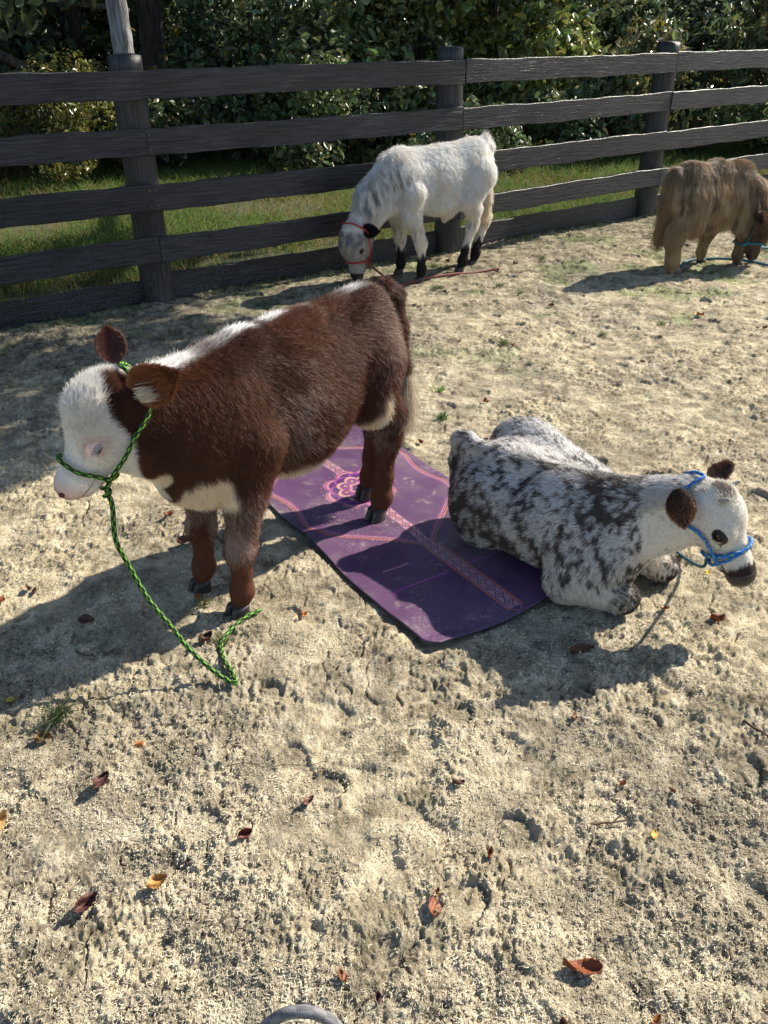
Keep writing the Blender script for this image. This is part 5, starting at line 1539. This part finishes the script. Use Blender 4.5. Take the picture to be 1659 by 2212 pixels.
# grey cord arching into the bottom of the picture
def cord():
    m = flat_mat('grey_cord', (.20, .20, .21), .55, .4)
    def q(a, z): return (a, 0, z)
    pts = [(-.118, .33, .86), (-.103, .345, 1.00), (-.089, .35, 1.067), (-.075, .35, 1.091), (-.061, .35, 1.098), (-.045, .35, 1.094), (-.030, .35, 1.07), (-.016, .345, 1.00), (-.006, .33, .86)]
    V, F, C = tube(pts, .0042, 14, ((.20, .20, .21), (.12, .12, .13), .02))
    low = [(-.118, .33, .86), (-.14, .36, .40), (-.16, .32, .0), (-.30, .20, -.01), (-.5, .32, .012)]
    V2, F2, C2 = tube(low, .0042, 14, ((.20, .20, .21), (.12, .12, .13), .02))
    low3 = [(-.006, .33, .86), (.0, .36, .40), (.01, .32, .0), (.15, .20, -.01)]
    V3, F3, C3 = tube(low3, .0042, 14, ((.20, .20, .21), (.12, .12, .13), .02))
    o = mesh_obj('looped_cord', np.vstack([V, V2, V3]), [F[0]] + F[1:] + [F2[0] + len(V)] + [f + len(V) for f in F2[1:]] + [F3[0] + len(V) + len(V2)] + [f + len(V) + len(V2) for f in F3[1:]], M_rope, cols=np.vstack([C, C2, C3]))
    tag(o, 'grey cord arching up at the bottom edge of the picture', 'cord')
cord()
# ================================================================ trees and shrubs beyond the fence
def leaf_cloud(blobs, n, size, col, seed, hollow=.55, up=.35, aspect=.55, droop=0.0, var=.35, clump=2.2, wob=.3, ctr=None):
    g = np.random.default_rng(seed); b = np.array([[*c, *r] for c, r in blobs], float)
    vol = (b[:, 3] * b[:, 4] * b[:, 5]) ** (2 / 3); i = g.choice(len(b), n, p=vol / vol.sum())
    d = unit(g.normal(0, 1, (n, 3))); rad = (hollow + (1 - hollow) * g.random(n) ** .6)
    # break the outline into lobes and holes
    P = b[i, :3] + d * b[i, 3:] * rad[:, None]
    q = fbm(P[:, 0] * clump, P[:, 1] * clump, P[:, 2] * clump, s=seed, o=3)
    P = P + d * b[i, 3:] * ((q - .5) * wob * 2)[:, None]
    keep = (fbm(P[:, 0] * clump * 1.7, P[:, 1] * clump * 1.7, P[:, 2] * clump * 1.7, s=seed + 5, o=2) > .43) & (P[:, 2] > .02)
    P = P[keep]; d = d[keep]; n = len(P)
    L = 1.22 * size * g.choice([.6, .85, 1.0, 1.35], n) * g.uniform(.7, 1.2, n); W = L * aspect * g.uniform(.8, 1.2, n)
    nrm = unit(d * .6 + g.normal(0, .55, (n, 3)) + np.array([0, 0, up])); ax = unit(np.cross(nrm, g.normal(0, 1, (n, 3)))); ax[:, 2] -= droop; ax = unit(ax); sd = unit(np.cross(nrm, ax)); nn = np.cross(ax, sd)
    V = np.zeros((n, 6, 3)); f = .16
    V[:, 0] = P - ax * L[:, None] * .5
    V[:, 1] = P - sd * W[:, None] * .5 - ax * L[:, None] * .10 + nn * W[:, None] * f
    V[:, 2] = P - sd * W[:, None] * .34 + ax * L[:, None] * .25 + nn * W[:, None] * f
    V[:, 3] = P + ax * L[:, None] * .5 - nn * L[:, None] * .08
    V[:, 4] = P + sd * W[:, None] * .34 + ax * L[:, None] * .25 + nn * W[:, None] * f
    V[:, 5] = P + sd * W[:, None] * .5 - ax * L[:, None] * .10 + nn * W[:, None] * f
    I = np.arange(n)[:, None] * 6
    F = np.vstack([I + np.array([[0, 1, 2, 3]]), I + np.array([[0, 3, 4, 5]])])
    c = np.array(col) * (1 + var * g.normal(0, 1, n)).clip(.4, 1.9)[:, None]
    c[:, 0] *= g.uniform(.8, 1.35, n); yl = g.random(n) < .03; c[yl] = np.array([.22, .17, .03])
    C = np.repeat(c, 6, 0)
    return V.reshape(-1, 3), F, C

def limb(pts, r0, r1, sides=9):
    return tube(pts, r0, sides, None, taper=lambda t: 1 + (r1 / r0 - 1) * t)

def bark_mat(name, a, b):
    m, nt, bs = mat_new(name); L = nt.links; tc = N(nt, 'ShaderNodeTexCoord'); mp = N(nt, 'ShaderNodeMapping'); mp.inputs['Scale'].default_value = (9, 9, 1.2)
    no = N(nt, 'ShaderNodeTexNoise'); no.inputs['Scale'].default_value = 3; no.inputs['Detail'].default_value = 7; no.inputs['Distortion'].default_value = .8
    L.new(tc.outputs['Object'], mp.inputs['Vector']); L.new(mp.outputs[0], no.inputs['Vector'])
    cr = N(nt, 'ShaderNodeValToRGB'); cr.color_ramp.elements[0].position = .38; cr.color_ramp.elements[0].color = (*a, 1); cr.color_ramp.elements[1].position = .62; cr.color_ramp.elements[1].color = (*b, 1)
    L.new(no.outputs[0], cr.inputs[0]); L.new(cr.outputs[0], bs.inputs['Base Color']); bs.inputs['Roughness'].default_value = .9
    bu = N(nt, 'ShaderNodeBump'); bu.inputs['Distance'].default_value = .02; L.new(no.outputs[0], bu.inputs['Height']); L.new(bu.outputs[0], bs.inputs['Normal'])
    return m
M_bark = bark_mat('dark_bark', (.025, .020, .016), (.085, .07, .055)); M_pale = bark_mat('pale_bark', (.07, .068, .07), (.27, .265, .27))

def plant(kind, cat, label, loc, limbs, blobs, n, size, col, seed, group=None, bark=None, **kw):
    root = empty(kind, loc); tag(root, label, cat, group)
    q = []; caps = []; VV = []; o = 0
    for pts, r0, r1 in limbs:
        V, F, _ = limb(pts, r0, r1); q.append(F[0] + o); caps += [f + o for f in F[1:]]; VV.append(V); o += len(V)
    if VV: mesh_obj('trunk' if cat == 'tree' else 'stem', np.vstack(VV), [np.vstack(q)] + caps, bark or M_bark, root)
    V, F, C = leaf_cloud(blobs, n, size, col, seed, **kw)
    mesh_obj('crown' if cat == 'tree' else 'foliage', V, F, M_leaf, root, cols=C, smooth=False)
    return root

def shrub(label, x, y, r, h, n, size, col, seed, group='shrubs along the edge of the wood', **kw):
    g = np.random.default_rng(seed); blobs = []; limbs = []
    for k in range(9):
        a = g.random() * 6.28; q = g.uniform(.1, .75) * r; z = h * g.uniform(.18, .78)
        blobs.append(((q * math.cos(a), q * math.sin(a), z), (r * g.uniform(.35, .55), r * g.uniform(.35, .55), h * g.uniform(.20, .30))))
        if k < 5: limbs.append(([(0, 0, -.1), (q * .3 * math.cos(a), q * .3 * math.sin(a), z * .5), (q * math.cos(a), q * math.sin(a), z * 1.1)], .022 + .01 * h, .006))
    return plant('shrub', 'shrub', label, (x, y, 0), limbs, blobs, n, size, col, seed, group, **kw)

G1 = (.13, .18, .065); G2 = (.11, .16, .07); G3 = (.17, .22, .055); G4 = (.15, .175, .07); G5 = (.08, .12, .055)
# centre: vine-covered mound catching the sun
shrub('tall vine-covered mound of glossy leaves in the sun above the middle of the fence', 1.75, 13.3, 1.75, 3.6, 15000, .105, G3, 801, up=.5, aspect=.72, droop=.5)
shrub('dark glossy thicket left of the sunlit vine mound', -.35, 12.6, 1.4, 3.2, 10000, .10, G1, 802, aspect=.6, droop=.3)
shrub('blue-green shrub with upright leaves right of the dark trunk', -1.75, 12.3, 1.15, 2.7, 8000, .095, (.075, .12, .058), 803, aspect=.5)
shrub('low leafy shrub behind the gap between the left and middle posts', -.9, 11.0, .9, 1.35, 7000, .075, (.08, .12, .042), 804)
shrub('yellow-green small-leaved shrub behind the left end of the fence', -3.75, 10.4, .95, 1.35, 9000, .050, (.14, .15, .035), 805, aspect=.5)
shrub('broad-leaved dock-like shrub at the far left behind the fence', -5.0, 10.3, .9, 1.3, 3500, .14, (.08, .135, .06), 806, aspect=.6)
shrub('weedy shrub under the dark trees behind the left post', -2.7, 11.3, .9, 1.2, 6000, .075, (.075, .11, .04), 807)
shrub('pale pokeweed bush with drooping leaves behind the right half of the fence', 3.35, 12.4, 1.05, 1.75, 5200, .12, (.125, .145, .060), 808, aspect=.42, droop=.7)
shrub('low dark shrub between the vine mound and the pokeweed', 2.6, 12.1, .8, 1.2, 5000, .08, G2, 809)
shrub('tall pokeweed bush with long pale leaves at the right top of the picture', 6.3, 14.0, 1.5, 2.75, 7500, .15, (.12, .14, .055), 810, aspect=.40, droop=.7)
shrub('feathery dark shrub behind the right end of the fence', 7.4, 12.6, 1.1, 1.5, 8000, .065, G2, 811)
shrub('green bank of brambles beyond the right post', 5.2, 12.5, 1.0, 1.0, 7000, .07, G1, 812)
shrub('low brambles at the foot of the vine mound', 1.0, 11.6, .95, .95, 6500, .07, G2, 813)
shrub('bramble clump right behind the tan calf far beyond the fence', 8.8, 14.0, 1.4, 1.7, 7000, .08, G1, 814)
shrub('dense bank of dark leaves closing the view between the mound and the tall pokeweed', 4.4, 15.6, 1.6, 2.2, 8000, .11, G5, 815)

def tree(label, x, y, h, r, n, size, col, seed, lean=(0, 0), tr=.16, crown_z=.55, bark=None, extra=(), blobs_extra=(), group='trees of the wood behind the fence', **kw):
    g = np.random.default_rng(seed); top = np.array([lean[0], lean[1], h * .9]); limbs = [([(0, 0, -.2), (lean[0] * .2, lean[1] * .2, h * .3), (lean[0] * .6, lean[1] * .6, h * .6), tuple(top)], tr, tr * .3)]
    blobs = []
    for k in range(11):
        a = g.random() * 6.28; q = g.uniform(.2, .8) * r; z = h * g.uniform(crown_z, 1.0); cx = lean[0] * z / h + q * math.cos(a); cy_ = lean[1] * z / h + q * math.sin(a)
        blobs.append(((cx, cy_, z), (r * g.uniform(.35, .55),) * 2 + (h * .13,)))
        if k < 6: limbs.append(([(lean[0] * .5, lean[1] * .5, h * .45 + .1 * k), ((lean[0] * .5 + cx) / 2, (lean[1] * .5 + cy_) / 2, (h * .45 + z) / 2 + .2), (cx, cy_, z)], tr * .4, .02))
    for e in extra: limbs.append(e)
    blobs += list(blobs_extra)
    return plant('tree', 'tree', label, (x, y, 0), limbs, blobs, n, size, col, seed, group, bark, **kw)

tree('tree with a pale smooth trunk rising behind the left fence post', -2.02, 7.72, 6.5, 2.0, 5000, .11, G1, 821, lean=(-.25, .1), tr=.098, crown_z=.68, bark=M_pale, group=None)
tree('dark twin-trunked tree in the gloom right of the left post', -3.3, 13.9, 8.5, 2.8, 12000, .13, G5, 822, lean=(.3, 0), tr=.20, crown_z=.42,
     extra=[([(.1, 0, .3), (.55, -.1, 1.3), (1.3, -.2, 2.2), (2.2, -.2, 3.0)], .10, .03)])
tree('spreading tree with bare grey limbs and large leaves at the upper left', -5.9, 10.6, 6.5, 2.6, 9000, .135, (.085, .12, .055), 823, lean=(.4, -.2), tr=.17, crown_z=.40,
     extra=[([(.1, 0, 1.9), (.9, -.2, 1.75), (1.9, -.4, 1.35), (2.6, -.5, 1.0)], .075, .035), ([(.2, 0, 2.6), (1.1, -.1, 2.3), (2.2, -.1, 1.9), (3.2, 0, 1.75)], .06, .02)],
     blobs_extra=[((1.4, -.6, 1.75), (1.0, .6, .55)), ((.5, -.5, 2.0), (.9, .6, .5)), ((2.3, -.2, 2.1), (.8, .5, .4))], droop=.6, aspect=.5)
tree('leafy tree with a long bough reaching out over the middle of the fence', .6, 15.4, 7.5, 1.9, 30000, .12, G1, 824, lean=(0, -.6), tr=.19, crown_z=.60,
     extra=[([(0, -.3, 3.2), (1.6, -3.4, 4.5), (2.7, -5.6, 4.9), (2.1, -7.4, 4.7)], .10, .025)],
     blobs_extra=[((2.9, -5.2, 5.1), (1.0, 1.0, .5)), ((2.4, -6.7, 4.8), (1.05, .9, .45)), ((2.0, -7.7, 4.6), (.9, .8, .4)), ((3.45, -6.95, 4.7), (.62, .6, .35)), ((1.3, -8.5, 4.5), (.8, .7, .4)), ((2.7, -7.9, 4.5), (1.0, .8, .4)), ((2.0, -8.7, 4.4), (.95, .75, .4)), ((3.3, -7.5, 4.4), (.8, .7, .4))])
GT = 'tall dark trees filling the back of the wood'
k = 0
for (x, y, h, r) in [(-7.6, 14.5, 9, 3.0), (-5.2, 16.5, 9, 3.0), (-1.0, 16.2, 9, 2.8), (1.6, 17.9, 7, 2.6), (4.6, 19.2, 6.5, 2.8), (9.0, 20.0, 5.5, 2.8), (12.0, 19.5, 4.8, 2.6), (-9.5, 12.0, 8, 2.6), (7.2, 17.6, 4.2, 2.2), (15.5, 22.5, 6, 3.0), (11.0, 23.5, 6.5, 3.2), (-3.0, 19.5, 10, 3.2)]:
    labs = ['dark tree at the left of the wood, behind the spreading tree', 'dark tree second from the left at the back of the wood', 'dark tree behind the blue-green shrub', 'dark tree behind the sunlit vine mound', 'dark tree in the gap right of the vine mound', 'dark tree behind the tall pokeweed', 'dark tree at the right end of the wood', 'dark tree at the outer left edge of the wood', 'shorter dark tree just left of the tall pokeweed', 'farthest dark tree at the right', 'dark tree between the farthest tree and the gap', 'far dark tree seen past the twin trunks']
    tree(labs[k], x, y, h, r, 9500, .17, G5, 840 + k, lean=(rng.uniform(-.4, .4), 0), tr=.17, crown_z=.16, group=GT, hollow=.35, wob=.4); k += 1

# thicket of undergrowth and far wood that reads as one dark mass
def undergrowth():
    blobs = []; g = np.random.default_rng(55)
    for i in range(60):
        s = -8 + 28 * i / 59; of = g.uniform(9.5, 12.5); p = FM + E2 * s + N2 * of; blobs.append(((p[0], p[1], g.uniform(.5, 1.7)), (1.1, 1.0, g.uniform(.7, 1.1))))
    V, F, C = leaf_cloud(blobs, 90000, .13, G5, 56, hollow=.2, wob=.5)
    o = mesh_obj('undergrowth', V, F, M_leaf, cols=C, smooth=False); tag(o, kind='stuff')
    blobs = []
    for i in range(70):
        s = -22 + 62 * i / 69; of = g.uniform(20, 26); p = FM + E2 * s + N2 * of; z = g.uniform(1, 7); blobs.append(((p[0], p[1], z), (2.6, 2.2, 2.4)))
        blobs.append(((p[0] + 1, p[1] + 3, 2), (2.6, 2.2, 2.8))); blobs.append(((p[0] + 1, p[1] + 3, 6.5), (2.6, 2.2, 3.0)))
    V, F, C = leaf_cloud(blobs, 110000, .42, G5, 57, hollow=.2, wob=.5)
    o = mesh_obj('far_wood', V, F, M_leaf, cols=C, smooth=False); tag(o, kind='stuff')
undergrowth()
